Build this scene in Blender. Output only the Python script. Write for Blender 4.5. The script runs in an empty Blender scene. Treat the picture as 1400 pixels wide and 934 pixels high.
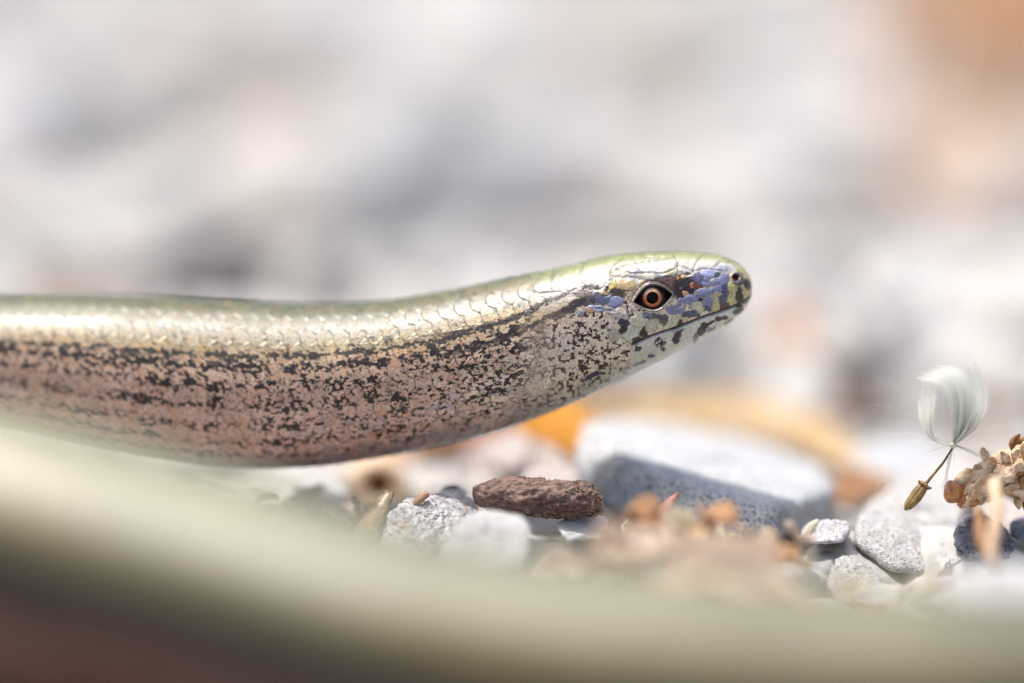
import bpy, bmesh, math, random
import numpy as np
from mathutils import Vector, Matrix, Euler

# ------------------------------------------------------------------ units
# everything below is written in millimetres and multiplied by S on the way into Blender (metres)
S = 0.001
D = 300.0                    # focus distance, mm
K = 0.06                     # mm per photo pixel in the focal plane
PITCH = math.radians(10.0)
CAM = np.array([0.0, -D * math.cos(PITCH), 73.6])
VIEW = np.array([0.0, math.cos(PITCH), -math.sin(PITCH)])
UPV = np.array([0.0, math.sin(PITCH), math.cos(PITCH)])
RIGHT = np.array([1.0, 0.0, 0.0])
C = bpy.context.scene.collection
scene = bpy.context.scene
rng = np.random.default_rng(7)
random.seed(7)


def W(px, py, d):
    """a point of the place, measured off the photograph: pixel and distance from the lens in mm"""
    k = K * d / D
    return CAM + (px - 700.0) * k * RIGHT + (467.0 - py) * k * UPV + d * VIEW


def ground_at(px, py, z=0.0):
    r = VIEW + (px - 700.0) * K / D * RIGHT + (467.0 - py) * K / D * UPV
    return CAM + r * ((z - CAM[2]) / r[2])


# ------------------------------------------------------------------ camera, world, sun
cd = bpy.data.cameras.new('camera')
cam = bpy.data.objects.new('camera', cd)
C.objects.link(cam)
cam.location = Vector(CAM * S)
cam.rotation_euler = (math.radians(90) - PITCH, 0, 0)
cd.sensor_width = 36.0
cd.lens = 36.0 * D / (1400 * K)
cd.clip_start = 0.005
cd.clip_end = 100.0
cd.dof.use_dof = True
cd.dof.focus_distance = D * S
cd.dof.aperture_fstop = cd.lens / 22.5
scene.camera = cam

SUN_EL, SUN_AZ = math.radians(72), math.radians(-65)      # azimuth from +Y (behind the animal) towards +X
sun_dir = Vector((math.sin(SUN_AZ) * math.cos(SUN_EL), math.cos(SUN_AZ) * math.cos(SUN_EL), math.sin(SUN_EL)))
world = bpy.data.worlds.new('World')
scene.world = world
world.use_nodes = True
wn = world.node_tree
sky = wn.nodes.new('ShaderNodeTexSky')
sky.sky_type = 'NISHITA'
sky.sun_disc = False
sky.sun_elevation = SUN_EL
sky.sun_rotation = SUN_AZ
sky.air_density = 1.0
sky.dust_density = 5.0
sky.ozone_density = 0.3
wn.links.new(sky.outputs[0], wn.nodes['Background'].inputs[0])
wn.nodes['Background'].inputs[1].default_value = 0.15
sl = bpy.data.lights.new('sun', 'SUN')
sl.energy = 3.0
sl.angle = math.radians(0.5)
sl.color = (1.0, 0.955, 0.90)
sun = bpy.data.objects.new('sun', sl)
C.objects.link(sun)
sun.rotation_euler = sun_dir.to_track_quat('Z', 'Y').to_euler()
scene.view_settings.view_transform = 'Standard'
scene.view_settings.look = 'None'
scene.view_settings.exposure = 0.47
scene.view_settings.gamma = 1.0
scene.render.engine = 'CYCLES'
scene.cycles.use_denoising = True
scene.cycles.use_adaptive_sampling = False
scene.cycles.max_bounces = 6
scene.cycles.filter_width = 1.25


# ------------------------------------------------------------------ numeric helpers
def lin(r, g, b, m=1.0):
    f = lambda c: (c / 255.0 / 12.92) if c / 255.0 <= 0.04045 else ((c / 255.0 + 0.055) / 1.055) ** 2.4
    return np.array([f(r), f(g), f(b)]) * m


def sstep(a, b, x):
    t = np.clip((x - a) / (b - a), 0, 1)
    return t * t * (3 - 2 * t)


def _hash(ix, iy, iz, seed):
    h = (ix.astype(np.int64) * 374761393 + iy.astype(np.int64) * 668265263 + iz.astype(np.int64) * 2147483647 + seed * 974634777) & 0xFFFFFFFF
    h = ((h ^ (h >> 13)) * 1274126177) & 0xFFFFFFFF
    h = ((h ^ (h >> 16)) * 2246822519) & 0xFFFFFFFF
    return ((h ^ (h >> 15)) & 0xFFFFFF) / float(0xFFFFFF)


def vnoise(x, y, z=None, seed=0):
    x = np.asarray(x, float); y = np.asarray(y, float)
    z = np.zeros_like(x) if z is None else np.asarray(z, float)
    ix, iy, iz = np.floor(x), np.floor(y), np.floor(z)
    fx, fy, fz = x - ix, y - iy, z - iz
    fx = fx * fx * (3 - 2 * fx); fy = fy * fy * (3 - 2 * fy); fz = fz * fz * (3 - 2 * fz)
    out = 0
    for dx in (0, 1):
        for dy in (0, 1):
            for dz in (0, 1):
                w = (fx if dx else 1 - fx) * (fy if dy else 1 - fy) * (fz if dz else 1 - fz)
                out = out + w * _hash(ix + dx, iy + dy, iz + dz, seed)
    return out


def fbm(x, y, z=None, seed=0, octs=3, gain=0.5):
    s, a, t = 0, 1.0, 0
    for k in range(octs):
        f = 2.03 ** k
        s = s + a * vnoise(np.asarray(x) * f + 17 * k, np.asarray(y) * f + 5 * k, None if z is None else np.asarray(z) * f, seed + k)
        t += a; a *= gain
    return s / t


def voronoi(x, y, seed=0, jit=0.9):
    """F1, F2 and the id of the nearest cell"""
    ix, iy = np.floor(x), np.floor(y)
    f1 = np.full(x.shape, 9.0); f2 = np.full(x.shape, 9.0); cid = np.zeros(x.shape)
    z = np.zeros_like(ix)
    for dx in (-1, 0, 1):
        for dy in (-1, 0, 1):
            cx = ix + dx; cy = iy + dy
            px = cx + 0.5 + jit * (_hash(cx, cy, z, seed) - 0.5)
            py = cy + 0.5 + jit * (_hash(cx, cy, z, seed + 1) - 0.5)
            d = np.hypot(x - px, y - py)
            idn = _hash(cx, cy, z, seed + 2)
            m = d < f1
            f2 = np.where(m, f1, np.minimum(f2, d))
            cid = np.where(m, idn, cid)
            f1 = np.where(m, d, f1)
    return f1, f2, cid


def catmull(pts, tq):
    """pts (n, k) at parameters 0..n-1, sampled at tq"""
    pts = np.asarray(pts, float); n = len(pts)
    P = np.vstack([2 * pts[0] - pts[1], pts, 2 * pts[-1] - pts[-2]])
    i = np.clip(np.floor(tq).astype(int), 0, n - 2); f = (tq - i)[:, None]
    a, b, c, d = P[i], P[i + 1], P[i + 2], P[i + 3]
    return 0.5 * ((2 * b) + (c - a) * f + (2 * a - 5 * b + 4 * c - d) * f ** 2 + (3 * b - a - 3 * c + d) * f ** 3)


# ------------------------------------------------------------------ Blender helpers
def build_mesh(name, V, F, mat=None, col=None, smooth=True):
    """V in mm; F (n,3) or (n,4) index array, or list of mixed faces"""
    me = bpy.data.meshes.new(name)
    V = np.asarray(V, float) * S
    if isinstance(F, np.ndarray):
        n, k = F.shape
        me.vertices.add(len(V)); me.vertices.foreach_set('co', V.ravel())
        me.loops.add(n * k); me.loops.foreach_set('vertex_index', F.astype(np.int32).ravel())
        me.polygons.add(n)
        me.polygons.foreach_set('loop_start', np.arange(0, n * k, k, dtype=np.int32))
        me.update(calc_edges=True)
    else:
        me.from_pydata([tuple(v) for v in V], [], [tuple(f) for f in F])
    if smooth:
        me.polygons.foreach_set('use_smooth', np.ones(len(me.polygons), dtype=bool))
    if col is not None:
        at = me.color_attributes.new('Col', 'FLOAT_COLOR', 'POINT')
        cc = np.ones((len(V), 4)); cc[:, :col.shape[1]] = col
        at.data.foreach_set('color', cc.ravel())
    if mat:
        me.materials.append(mat)
    me.update()
    return me


def link(name, me, parent=None, loc=(0, 0, 0)):
    o = bpy.data.objects.new(name, me)
    C.objects.link(o)
    o.location = Vector(np.asarray(loc, float) * S)
    if parent:
        o.parent = parent
    return o


def tag(o, label=None, cat=None, group=None, kind=None):
    if label: o['label'] = label
    if cat: o['category'] = cat
    if group: o['group'] = group
    if kind: o['kind'] = kind
    return o


def thing(name, loc, label, cat, group=None):
    o = bpy.data.objects.new(name, None)
    o.empty_display_size = 0.002
    C.objects.link(o)
    o.location = Vector(np.asarray(loc, float) * S)
    return tag(o, label, cat, group)


def solo(name, V, F, mat, label=None, cat=None, group=None, kind=None, col=None, smooth=True, parent=None, origin=None):
    """a mesh object whose origin sits at the base of the shape (or relative to its parent's location)"""
    V = np.asarray(V, float)
    if parent is not None:
        org = np.array(parent['mm']) if 'mm' in parent else np.array(parent.location) / S
        base = np.zeros(3)
    else:
        org = np.array([V[:, 0].mean(), V[:, 1].mean(), V[:, 2].min()]) if origin is None else np.asarray(origin, float)
        base = org
    o = link(name, build_mesh(name, V - org, F, mat, col, smooth), parent, base)
    if parent is not None:
        o.location = (0, 0, 0)
    return tag(o, label, cat, group, kind)


_ico = {}
def ico(sub):
    if sub not in _ico:
        bm = bmesh.new()
        bmesh.ops.create_icosphere(bm, subdivisions=sub, radius=1.0)
        bm.verts.ensure_lookup_table()
        V = np.array([v.co[:] for v in bm.verts]); F = np.array([[v.index for v in f.verts] for f in bm.faces])
        bm.free()
        _ico[sub] = (V / np.linalg.norm(V, axis=1)[:, None], F)
    return _ico[sub]


def planes_to_shape(N, h, sub, round_=14.0):
    """radial shape bounded by planes n.x = h round the origin, with softly broken edges"""
    Dv, F = ico(sub)
    q = np.maximum(Dv @ N.T, 1e-6) / h[None, :]              # 1/r for each plane
    m = q.max(axis=1, keepdims=True)
    inv = m[:, 0] * (np.mean(0 * q, axis=1) + (np.sum((q / m) ** round_, axis=1)) ** (1.0 / round_))
    return Dv / inv[:, None], Dv, F


def roughen(V, Dv, amp, freq, seed, octs=4):
    n = fbm(V[:, 0] * freq + 31, V[:, 1] * freq + 7, V[:, 2] * freq + 3, seed, octs, 0.55) - 0.5
    return V + Dv * (2 * amp * n)[:, None]


def hull_rock(pts, sub=5, round_=18.0, amp=0.35, freq=0.5, seed=1, detail=0.35):
    pts = np.asarray(pts, float)
    c = pts.mean(axis=0)
    bm = bmesh.new()
    for p in pts - c:
        bm.verts.new(p)
    r = bmesh.ops.convex_hull(bm, input=bm.verts)
    bm.normal_update()
    N, h = [], []
    for f in bm.faces:
        n = np.array(f.normal[:]); d = float(n @ np.array(f.verts[0].co[:]))
        if d < 0: n, d = -n, -d
        if d > 1e-3 and not any(np.dot(n, m) > 0.999 for m in N):
            N.append(n); h.append(d)
    bm.free()
    V, Dv, F = planes_to_shape(np.array(N), np.array(h), sub, round_)
    V = roughen(V, Dv, amp, freq, seed)
    V = roughen(V, Dv, amp * detail, freq * 5, seed + 9, 3)
    return V + c, F


def random_rock(seed, sub=4, flat=0.75, nplanes=13, round_=14.0, rough=0.05):
    r = np.random.default_rng(seed)
    N = r.normal(size=(nplanes, 3)); N /= np.linalg.norm(N, axis=1)[:, None]
    h = r.uniform(0.62, 1.0, nplanes)
    ax = np.vstack([np.eye(3), -np.eye(3)])
    N = np.vstack([N, ax]); h = np.concatenate([h, np.ones(6)])
    V, Dv, F = planes_to_shape(N, h, sub, round_)
    V = roughen(V, Dv, rough, 1.6, seed, 4)
    V = V * np.array([1.0, r.uniform(0.65, 1.0), flat])
    return V, F


def tube(path, rad, sides=8, cap=True, ell=None):
    """swept tube; path (n,3), rad (n,)"""
    path = np.asarray(path, float); n = len(path); rad = np.broadcast_to(np.asarray(rad, float), (n,))
    T = np.gradient(path, axis=0); T /= np.linalg.norm(T, axis=1)[:, None] + 1e-12
    ref = np.array([0, 0, 1.0]) if abs(T[0][2]) < 0.9 else np.array([1.0, 0, 0])
    A = np.cross(T[0], ref); A /= np.linalg.norm(A)
    rows = []
    th = np.linspace(0, 2 * np.pi, sides, endpoint=False)
    for i in range(n):
        A = A - T[i] * (A @ T[i]); A /= np.linalg.norm(A) + 1e-12
        B = np.cross(T[i], A)
        e = 1.0 if ell is None else ell
        rows.append(path[i] + rad[i] * (np.cos(th)[:, None] * A + e * np.sin(th)[:, None] * B))
    V = np.vstack(rows)
    F = []
    for i in range(n - 1):
        for j in range(sides):
            k = (j + 1) % sides
            F.append((i * sides + j, i * sides + k, (i + 1) * sides + k, (i + 1) * sides + j))
    F = [tuple(f) for f in F]
    if cap:
        F.append(tuple(range(sides))[::-1]); F.append(tuple((n - 1) * sides + j for j in range(sides)))
    return V, F


def merge(parts):
    Vs, Fs, off = [], [], 0
    for V, F in parts:
        Vs.append(V); Fs += [tuple(int(i) + off for i in f) for f in F]; off += len(V)
    return np.vstack(Vs), Fs


def sheet(P, thick):
    """P (n,m,3) grid -> closed thin solid with both faces and edges"""
    n, m, _ = P.shape
    du = np.gradient(P, axis=0); dv = np.gradient(P, axis=1)
    N = np.cross(du, dv); N /= np.linalg.norm(N, axis=2)[:, :, None] + 1e-9
    V = np.vstack([(P + N * thick / 2).reshape(-1, 3), (P - N * thick / 2).reshape(-1, 3)])
    o = n * m; F = []
    for i in range(n - 1):
        for j in range(m - 1):
            a, b, c, d = i * m + j, (i + 1) * m + j, (i + 1) * m + j + 1, i * m + j + 1
            F.append((a, b, c, d)); F.append((o + d, o + c, o + b, o + a))
    for i in range(n - 1):
        F.append((i * m, o + i * m, o + (i + 1) * m, (i + 1) * m))
        F.append(((i + 1) * m + m - 1, o + (i + 1) * m + m - 1, o + i * m + m - 1, i * m + m - 1))
    for j in range(m - 1):
        F.append((j + 1, o + j + 1, o + j, j))
        F.append(((n - 1) * m + j, o + (n - 1) * m + j, o + (n - 1) * m + j + 1, (n - 1) * m + j + 1))
    return V, F


# ------------------------------------------------------------------ materials
def new_mat(name):
    m = bpy.data.materials.new(name); m.use_nodes = True
    nt = m.node_tree
    return m, nt, nt.nodes['Principled BSDF']


def coords(nt, scale):
    tc = nt.nodes.new('ShaderNodeTexCoord')
    mp = nt.nodes.new('ShaderNodeMapping')
    mp.inputs['Scale'].default_value = (scale / S,) * 3
    nt.links.new(tc.outputs['Object'], mp.inputs[0])
    # shift the pattern per object so that copies differ
    oi = nt.nodes.new('ShaderNodeObjectInfo')
    mul = nt.nodes.new('ShaderNodeMath'); mul.operation = 'MULTIPLY'; mul.inputs[1].default_value = 57.0
    nt.links.new(oi.outputs['Random'], mul.inputs[0])
    nt.links.new(mul.outputs[0], mp.inputs['Location'])
    return mp.outputs[0], oi.outputs['Random']


def noise(nt, vec, scale, detail=4, rough=0.6, dist=0.0):
    n = nt.nodes.new('ShaderNodeTexNoise')
    n.inputs['Scale'].default_value = scale; n.inputs['Detail'].default_value = detail
    n.inputs['Roughness'].default_value = rough; n.inputs['Distortion'].default_value = dist
    nt.links.new(vec, n.inputs['Vector'])
    return n.outputs['Fac']


def ramp(nt, fac, stops, interp='LINEAR'):
    r = nt.nodes.new('ShaderNodeValToRGB'); r.color_ramp.interpolation = interp
    e = r.color_ramp.elements
    while len(e) > 1: e.remove(e[0])
    for i, (p, c) in enumerate(stops):
        x = e[0] if i == 0 else e.new(p)
        x.position = p
        c = (c, c, c) if np.isscalar(c) else c
        x.color = (*c, 1)
    nt.links.new(fac, r.inputs[0])
    return r.outputs[0]


def mix(nt, fac, a, b, mode='MIX'):
    m = nt.nodes.new('ShaderNodeMix'); m.data_type = 'RGBA'; m.blend_type = mode
    for sock, v in ((m.inputs[0], fac), (m.inputs[6], a), (m.inputs[7], b)):
        if hasattr(v, 'links'):
            nt.links.new(v, sock)
        elif np.isscalar(v):
            sock.default_value = v if sock == m.inputs[0] else (v, v, v, 1)
        else:
            sock.default_value = (*v, 1)
    return m.outputs[2]


def bump(nt, bsdf, h, dist, strength=0.6):
    b = nt.nodes.new('ShaderNodeBump')
    b.inputs['Distance'].default_value = dist * S; b.inputs['Strength'].default_value = strength
    nt.links.new(h, b.inputs['Height']); nt.links.new(b.outputs[0], bsdf.inputs['Normal'])


STONE = 0.66          # keeps pale stone at a believable albedo


def stone_mat(name, light, mid, dark, scale=0.6, dark_at=0.36, rough=0.7, crystals=0.5, palette=None, bump_d=0.15, spec=0.4, warm=None):
    m, nt, b = new_mat(name)
    light, mid, dark = light * STONE, mid * STONE, dark * STONE
    vec, rnd = coords(nt, scale)
    big = noise(nt, vec, 0.8, 5, 0.6, 0.6)
    fine = noise(nt, vec, 5.0, 6, 0.75, 0.3)
    c = ramp(nt, big, [(0.30, mid), (0.62, light)])
    if palette:
        pc = ramp(nt, rnd, palette, 'CONSTANT')
        c = mix(nt, 1.0, c, pc, 'MULTIPLY')
    sp = ramp(nt, fine, [(dark_at, 1.0), (dark_at + 0.13, 0.0)])
    c = mix(nt, sp, c, dark)
    if warm is not None:
        w = noise(nt, vec, 2.1, 4, 0.6, 0.4)
        c = mix(nt, ramp(nt, w, [(0.56, 0.0), (0.68, 0.7)]), c, warm)
    # grains of crystal
    v = nt.nodes.new('ShaderNodeTexVoronoi'); v.inputs['Scale'].default_value = 7.0
    nt.links.new(vec, v.inputs['Vector'])
    cr = ramp(nt, v.outputs['Color'], [(0.0, 1 - 0.45 * crystals), (0.55, 1.0), (1.0, 1 + 0.25 * crystals)])
    c = mix(nt, 1.0, c, cr, 'MULTIPLY')
    nt.links.new(c, b.inputs['Base Color'])
    rr = ramp(nt, v.outputs['Color'], [(0.0, rough), (0.8, rough), (0.9, rough * 0.45)])
    nt.links.new(rr, b.inputs['Roughness'])
    b.inputs['Specular IOR Level'].default_value = spec
    hh = mix(nt, 0.45, fine, v.outputs['Distance'])
    bump(nt, b, hh, bump_d, 0.7)
    return m


M = {}
M['limestone'] = stone_mat('pale_limestone', lin(236, 236, 234), lin(205, 206, 208), lin(140, 142, 148), 0.35, 0.30, 0.75, 0.3)
M['bluegrey'] = stone_mat('blue_grey_rock', lin(252, 254, 254), lin(216, 220, 225), lin(104, 106, 114), 0.6, 0.37, 0.65, 0.5, bump_d=0.3)
M['granite'] = stone_mat('white_granite', lin(240, 240, 238), lin(205, 206, 208), lin(118, 112, 104), 0.8, 0.37, 0.6, 0.7, bump_d=0.22, warm=lin(205, 190, 160))
M['dark'] = stone_mat('dark_blue_grey_stone', lin(176, 180, 194), lin(104, 108, 124), lin(52, 52, 60), 1.2, 0.40, 0.5, 0.9, bump_d=0.3)
M['quartz'] = stone_mat('milky_quartz', lin(232, 232, 236), lin(186, 184, 188), lin(120, 104, 94), 0.45, 0.36, 0.35, 0.3, bump_d=0.15, warm=lin(170, 140, 112), spec=0.6)
M['pinkgrey'] = stone_mat('pinkish_grey_stone', lin(225, 215, 210), lin(190, 176, 172), lin(140, 122, 118), 0.5, 0.30, 0.7, 0.3)
PAL = [(0.0, lin(255, 255, 252)), (0.30, lin(228, 232, 240)), (0.45, lin(252, 251, 248)), (0.60, lin(222, 224, 228)),
       (0.72, lin(248, 243, 240)), (0.88, lin(228, 216, 208)), (0.93, lin(200, 200, 204)), (0.98, lin(200, 178, 162))]
M['gravel'] = stone_mat('mixed_gravel_stone', lin(238, 236, 232), lin(205, 203, 202), lin(145, 143, 143), 1.0, 0.30, 0.75, 0.3, palette=PAL, bump_d=0.1)


M['filler'] = stone_mat('dark_gap_shade', lin(120, 116, 118), lin(88, 84, 86), lin(60, 58, 60), 0.5, 0.34, 0.8, 0.3)  # dark tone standing in for shade between the background rocks


def plain(name, c1, c2, scale=2.0, rough=0.6, bump_d=0.1, stretch=None, translucent=0.0, spec=0.4, coat=0.0):
    m, nt, b = new_mat(name)
    vec, _ = coords(nt, 1.0)
    if stretch is not None:
        mp = nt.nodes.new('ShaderNodeMapping'); mp.inputs['Scale'].default_value = stretch
        nt.links.new(vec, mp.inputs[0]); vec = mp.outputs[0]
    n = noise(nt, vec, scale, 5, 0.65, 0.3)
    c = ramp(nt, n, [(0.32, c1), (0.66, c2)])
    nt.links.new(c, b.inputs['Base Color'])
    b.inputs['Roughness'].default_value = rough
    b.inputs['Specular IOR Level'].default_value = spec
    b.inputs['Coat Weight'].default_value = coat
    b.inputs['Coat Roughness'].default_value = 0.1
    bump(nt, b, n, bump_d, 0.6)
    if translucent > 0:
        t = nt.nodes.new('ShaderNodeBsdfTranslucent'); nt.links.new(c, t.inputs['Color'])
        mx = nt.nodes.new('ShaderNodeMixShader'); mx.inputs[0].default_value = translucent
        nt.links.new(b.outputs[0], mx.inputs[1]); nt.links.new(t.outputs[0], mx.inputs[2])
        nt.links.new(mx.outputs[0], nt.nodes['Material Output'].inputs['Surface'])
    return m


M['leaf_yellow'] = plain('yellow_dry_leaf', lin(204, 174, 120), lin(230, 208, 170), 0.25, 0.55, 0.1, translucent=0.45)
M['leaf_amber'] = plain('amber_dry_leaf', lin(206, 140, 24), lin(226, 172, 66), 0.25, 0.55, 0.1, translucent=0.5)
M['leaf_brown'] = plain('brown_dry_leaf', lin(160, 114, 78), lin(204, 164, 124), 0.4, 0.7, 0.2, translucent=0.3)
M['leaf_pink'] = plain('pinkish_brown_litter', lin(178, 150, 132), lin(216, 198, 178), 0.5, 0.7, 0.2, translucent=0.2)
M['bark'] = plain('dark_reddish_bark', lin(30, 18, 15), lin(158, 128, 114), 2.3, 0.6, 0.5, stretch=(0.45, 1.0, 1.0))
M['fibre'] = plain('broken_wood_fibre', lin(92, 70, 58), lin(190, 165, 140), 2.2, 0.7, 0.35)
M['straw'] = plain('translucent_straw', lin(120, 96, 70), lin(184, 160, 128), 1.2, 0.35, 0.1, stretch=(1, 1, 0.25), translucent=0.35, spec=0.6)
M['twig_cream'] = plain('cream_tan_twig', lin(174, 124, 80), lin(240, 220, 190), 1.1, 0.6, 0.35, translucent=0.12)
M['twig_brown'] = plain('brown_twig', lin(96, 64, 38), lin(160, 118, 76), 1.2, 0.55, 0.2)
M['bud'] = plain('orange_brown_bud', lin(120, 66, 34), lin(196, 136, 84), 0.8, 0.4, 0.1, coat=0.3)
M['seed'] = plain('golden_brown_seed', lin(84, 62, 28), lin(156, 126, 70), 2.5, 0.4, 0.1, stretch=(1, 1, 0.3), coat=0.3)
M['down'] = plain('white_seed_down', lin(246, 250, 242), lin(254, 254, 250), 1.0, 0.85, 0.0, translucent=0.7)
M['shell'] = plain('cream_hollow_stem', lin(226, 190, 150), lin(248, 228, 200), 0.6, 0.45, 0.1, translucent=0.2)
M['shell_in'] = plain('brown_hollow_inside', lin(120, 70, 24), lin(150, 92, 36), 0.8, 0.7, 0.1)
M['red_tip'] = plain('reddish_bud_scale', lin(150, 84, 70), lin(205, 150, 130), 1.6, 0.5, 0.1, stretch=(1, 1, 0.3), translucent=0.3)
M['fluff'] = plain('pale_fuzz', lin(232, 222, 190), lin(248, 242, 220), 1.5, 0.8, 0.1, translucent=0.3)
M['moss'] = plain('grass_green', lin(110, 120, 60), lin(160, 160, 90), 0.1, 0.7, 0.1, translucent=0.3)
M['debris'] = plain('brown_debris_chip', lin(120, 88, 66), lin(190, 150, 120), 0.8, 0.75, 0.2)

nt = M['down'].node_tree
tr = nt.nodes.new('ShaderNodeBsdfTransparent'); mx = nt.nodes.new('ShaderNodeMixShader'); mx.inputs[0].default_value = 0.42
surf = nt.nodes['Material Output'].inputs['Surface']; src = surf.links[0].from_socket
nt.links.new(src, mx.inputs[1]); nt.links.new(tr.outputs[0], mx.inputs[2]); nt.links.new(mx.outputs[0], surf)

# ground: pale grit with brown soil
m, nt, b = new_mat('gritty_soil')
vec, _ = coords(nt, 1.0)
n1 = noise(nt, vec, 0.012, 5, 0.6, 0.5); n2 = noise(nt, vec, 0.9, 5, 0.7)
c = ramp(nt, n1, [(0.36, lin(148, 136, 122)), (0.52, lin(172, 164, 154)), (0.66, lin(192, 186, 178))])
c = mix(nt, ramp(nt, n2, [(0.35, 0.6), (0.6, 0.0)]), c, lin(92, 80, 72))
nt.links.new(c, b.inputs['Base Color']); b.inputs['Roughness'].default_value = 0.85
bump(nt, b, n2, 0.6, 0.8)
M['ground'] = m

# skin of the slow worm: colour from the painted point attribute, alpha = roughness
m, nt, b = new_mat('slow_worm_skin')
at = nt.nodes.new('ShaderNodeAttribute'); at.attribute_name = 'Col'
nt.links.new(at.outputs['Color'], b.inputs['Base Color'])
nt.links.new(at.outputs['Alpha'], b.inputs['Roughness'])
b.inputs['Specular IOR Level'].default_value = 0.5
b.inputs['Coat Weight'].default_value = 0.22
b.inputs['Coat Roughness'].default_value = 0.20
b.inputs['Coat IOR'].default_value = 1.45
tc = nt.nodes.new('ShaderNodeTexCoord'); mp = nt.nodes.new('ShaderNodeMapping'); mp.inputs['Scale'].default_value = (1 / S,) * 3
nt.links.new(tc.outputs['Object'], mp.inputs[0])
fn = noise(nt, mp.outputs[0], 3.5, 4, 0.7)
bump(nt, b, fn, 0.08, 0.6)
M['skin'] = m


def glossy_attr(name, rough, coat):
    m, nt, b = new_mat(name)
    at = nt.nodes.new('ShaderNodeAttribute'); at.attribute_name = 'Col'
    nt.links.new(at.outputs['Color'], b.inputs['Base Color'])
    b.inputs['Roughness'].default_value = rough
    b.inputs['Specular IOR Level'].default_value = .5 if coat else .15
    b.inputs['Coat Weight'].default_value = coat; b.inputs['Coat Roughness'].default_value = 0.05
    return m


M['eye'] = glossy_attr('wet_eye', 0.25, 1.0)
M['pupil'] = glossy_attr('dark_pupil', 0.15, 0.0)

# ------------------------------------------------------------------ ground sheet
def gh(x, y):
    """height of the soil under the gravel, mm: a low swell under the coil on the left, rising slowly far behind"""
    return 4.5 * sstep(10, -60, x) * sstep(90, 10, y) * sstep(-140, -60, y) + 0.8 * np.sin(x / 37.0) * np.sin(y / 51.0)


g = np.concatenate([-np.geomspace(9000, 420, 14), np.arange(-400, 1301, 10.0), np.geomspace(1350, 12000, 14)])
gx = np.concatenate([-np.geomspace(9000, 420, 14), np.arange(-400, 401, 10.0), np.geomspace(420, 9000, 14)])
GX, GY = np.meshgrid(gx, g, indexing='ij')
GZ = gh(GX, GY) + 1.2 * (fbm(GX / 12, GY / 12, seed=3) - 0.5) * (np.abs(GX) < 500) * (GY < 1400)
idx = np.arange(GX.size).reshape(GX.shape)
Fg = np.stack([idx[:-1, :-1], idx[1:, :-1], idx[1:, 1:], idx[:-1, 1:]], -1).reshape(-1, 4)
o = link('ground', build_mesh('ground', np.stack([GX, GY, GZ], -1).reshape(-1, 3), Fg, M['ground']))
tag(o, kind='structure')

# ------------------------------------------------------------------ the slow worm
# silhouette of the raised fore body: top point, bottom point (photo pixels), distance of the axis, half width in mm
ST = [  # tx, ty, bx, by, depth, halfwidth
    (1028.0, 391, 1028.0, 398, 304.2, 0.15),
    (1026.5, 382, 1027.3, 405, 304.2, 0.95),
    (1021, 372.5, 1024, 413, 304.2, 1.75),
    (1008, 359.5, 1015, 427, 304.2, 2.45),
    (985, 349.5, 997, 442, 304.2, 3.05),
    (955, 345.5, 976, 456, 304.2, 3.55),
    (915, 344, 946, 471, 304.3, 3.95),
    (870, 346, 908, 491, 304.5, 4.35),
    (820, 352, 866, 511, 305.0, 4.9),
    (760, 367, 811, 539, 305.6, 5.5),
    (690, 381, 737, 570, 306.5, 6.1),
    (610, 398, 648, 599, 307.3, 6.5),
    (520, 411, 545, 621, 308.0, 6.8),
    (420, 414.5, 430, 638, 309.0, 7.0),
    (300, 410, 302, 641, 310.2, 7.1),
    (150, 402.5, 142, 619, 312.0, 7.2),
    (0, 402, -8, 590, 314.5, 7.2),
    (-150, 404, -165, 585, 318.0, 7.3),
]
Cc, Uu, Ww, T2, B2 = [], [], [], [], []
for tx, ty, bx, by, d, w in ST:
    t3, b3 = W(tx, ty, d), W(bx, by, d)
    Cc.append((t3 + b3) / 2); Uu.append((t3 - b3) / 2); Ww.append(w); T2.append((tx, ty)); B2.append((bx, by))
# the loop outside the frame on the left, then the coil in front of the lens
LOOP = [(-420, 500, 322, 7.5), (-720, 545, 312, 7.8), (-930, 620, 292, 8.2), (-930, 690, 272, 8.6), (-760, 730, 256, 9.0),
        (-480, 728, 248, 9.5), (-200, 738, 245, 9.8), (0, 762, 243, 9.9), (180, 810, 241, 9.8), (360, 864, 239, 9.6), (560, 916, 237, 9.4),
        (780, 955, 236, 9.2), (1020, 978, 236, 8.9), (1280, 985, 237, 8.5), (1560, 980, 241, 7.8), (1850, 955, 252, 6.6),
        (2050, 880, 272, 5.2), (2080, 800, 295, 3.9), (1980, 745, 318, 2.7), (1850, 720, 335, 1.6), (1760, 705, 345, 0.5)]
for px, py, d, R in LOOP:
    Cc.append(W(px, py, d)); Uu.append(np.array([0, 0, R])); Ww.append(R * 1.02); T2.append((px, 400)); B2.append((px, 600))
P = np.hstack([np.array(Cc), np.array(Uu), np.array(Ww)[:, None], np.array(T2), np.array(B2)])
tt = np.linspace(0, len(P) - 1, 12000)
Q = catmull(P, tt)
seg = np.linalg.norm(np.diff(Q[:, :3], axis=0), axis=1)
arc = np.concatenate([[0], np.cumsum(seg)])
i0 = np.argmin(np.abs(tt - 16.3))                      # just past the left edge of the frame
L0 = arc[i0]
rows_s = np.concatenate([np.array([0.0, .03, .07, .12]), np.arange(0.18, L0, 0.068), np.arange(L0 + 0.3, arc[-1], 0.75), [arc[-1]]])
Q = np.stack([np.interp(rows_s, arc, Q[:, k]) for k in range(Q.shape[1])], 1)
n = len(rows_s)
Cn, Un, Wn, Tp, Bp = Q[:, :3], Q[:, 3:6], Q[:, 6], Q[:, 7:9], Q[:, 9:11]
tang = np.gradient(Cn, axis=0)
tang[:40] = tang[40]
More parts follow.
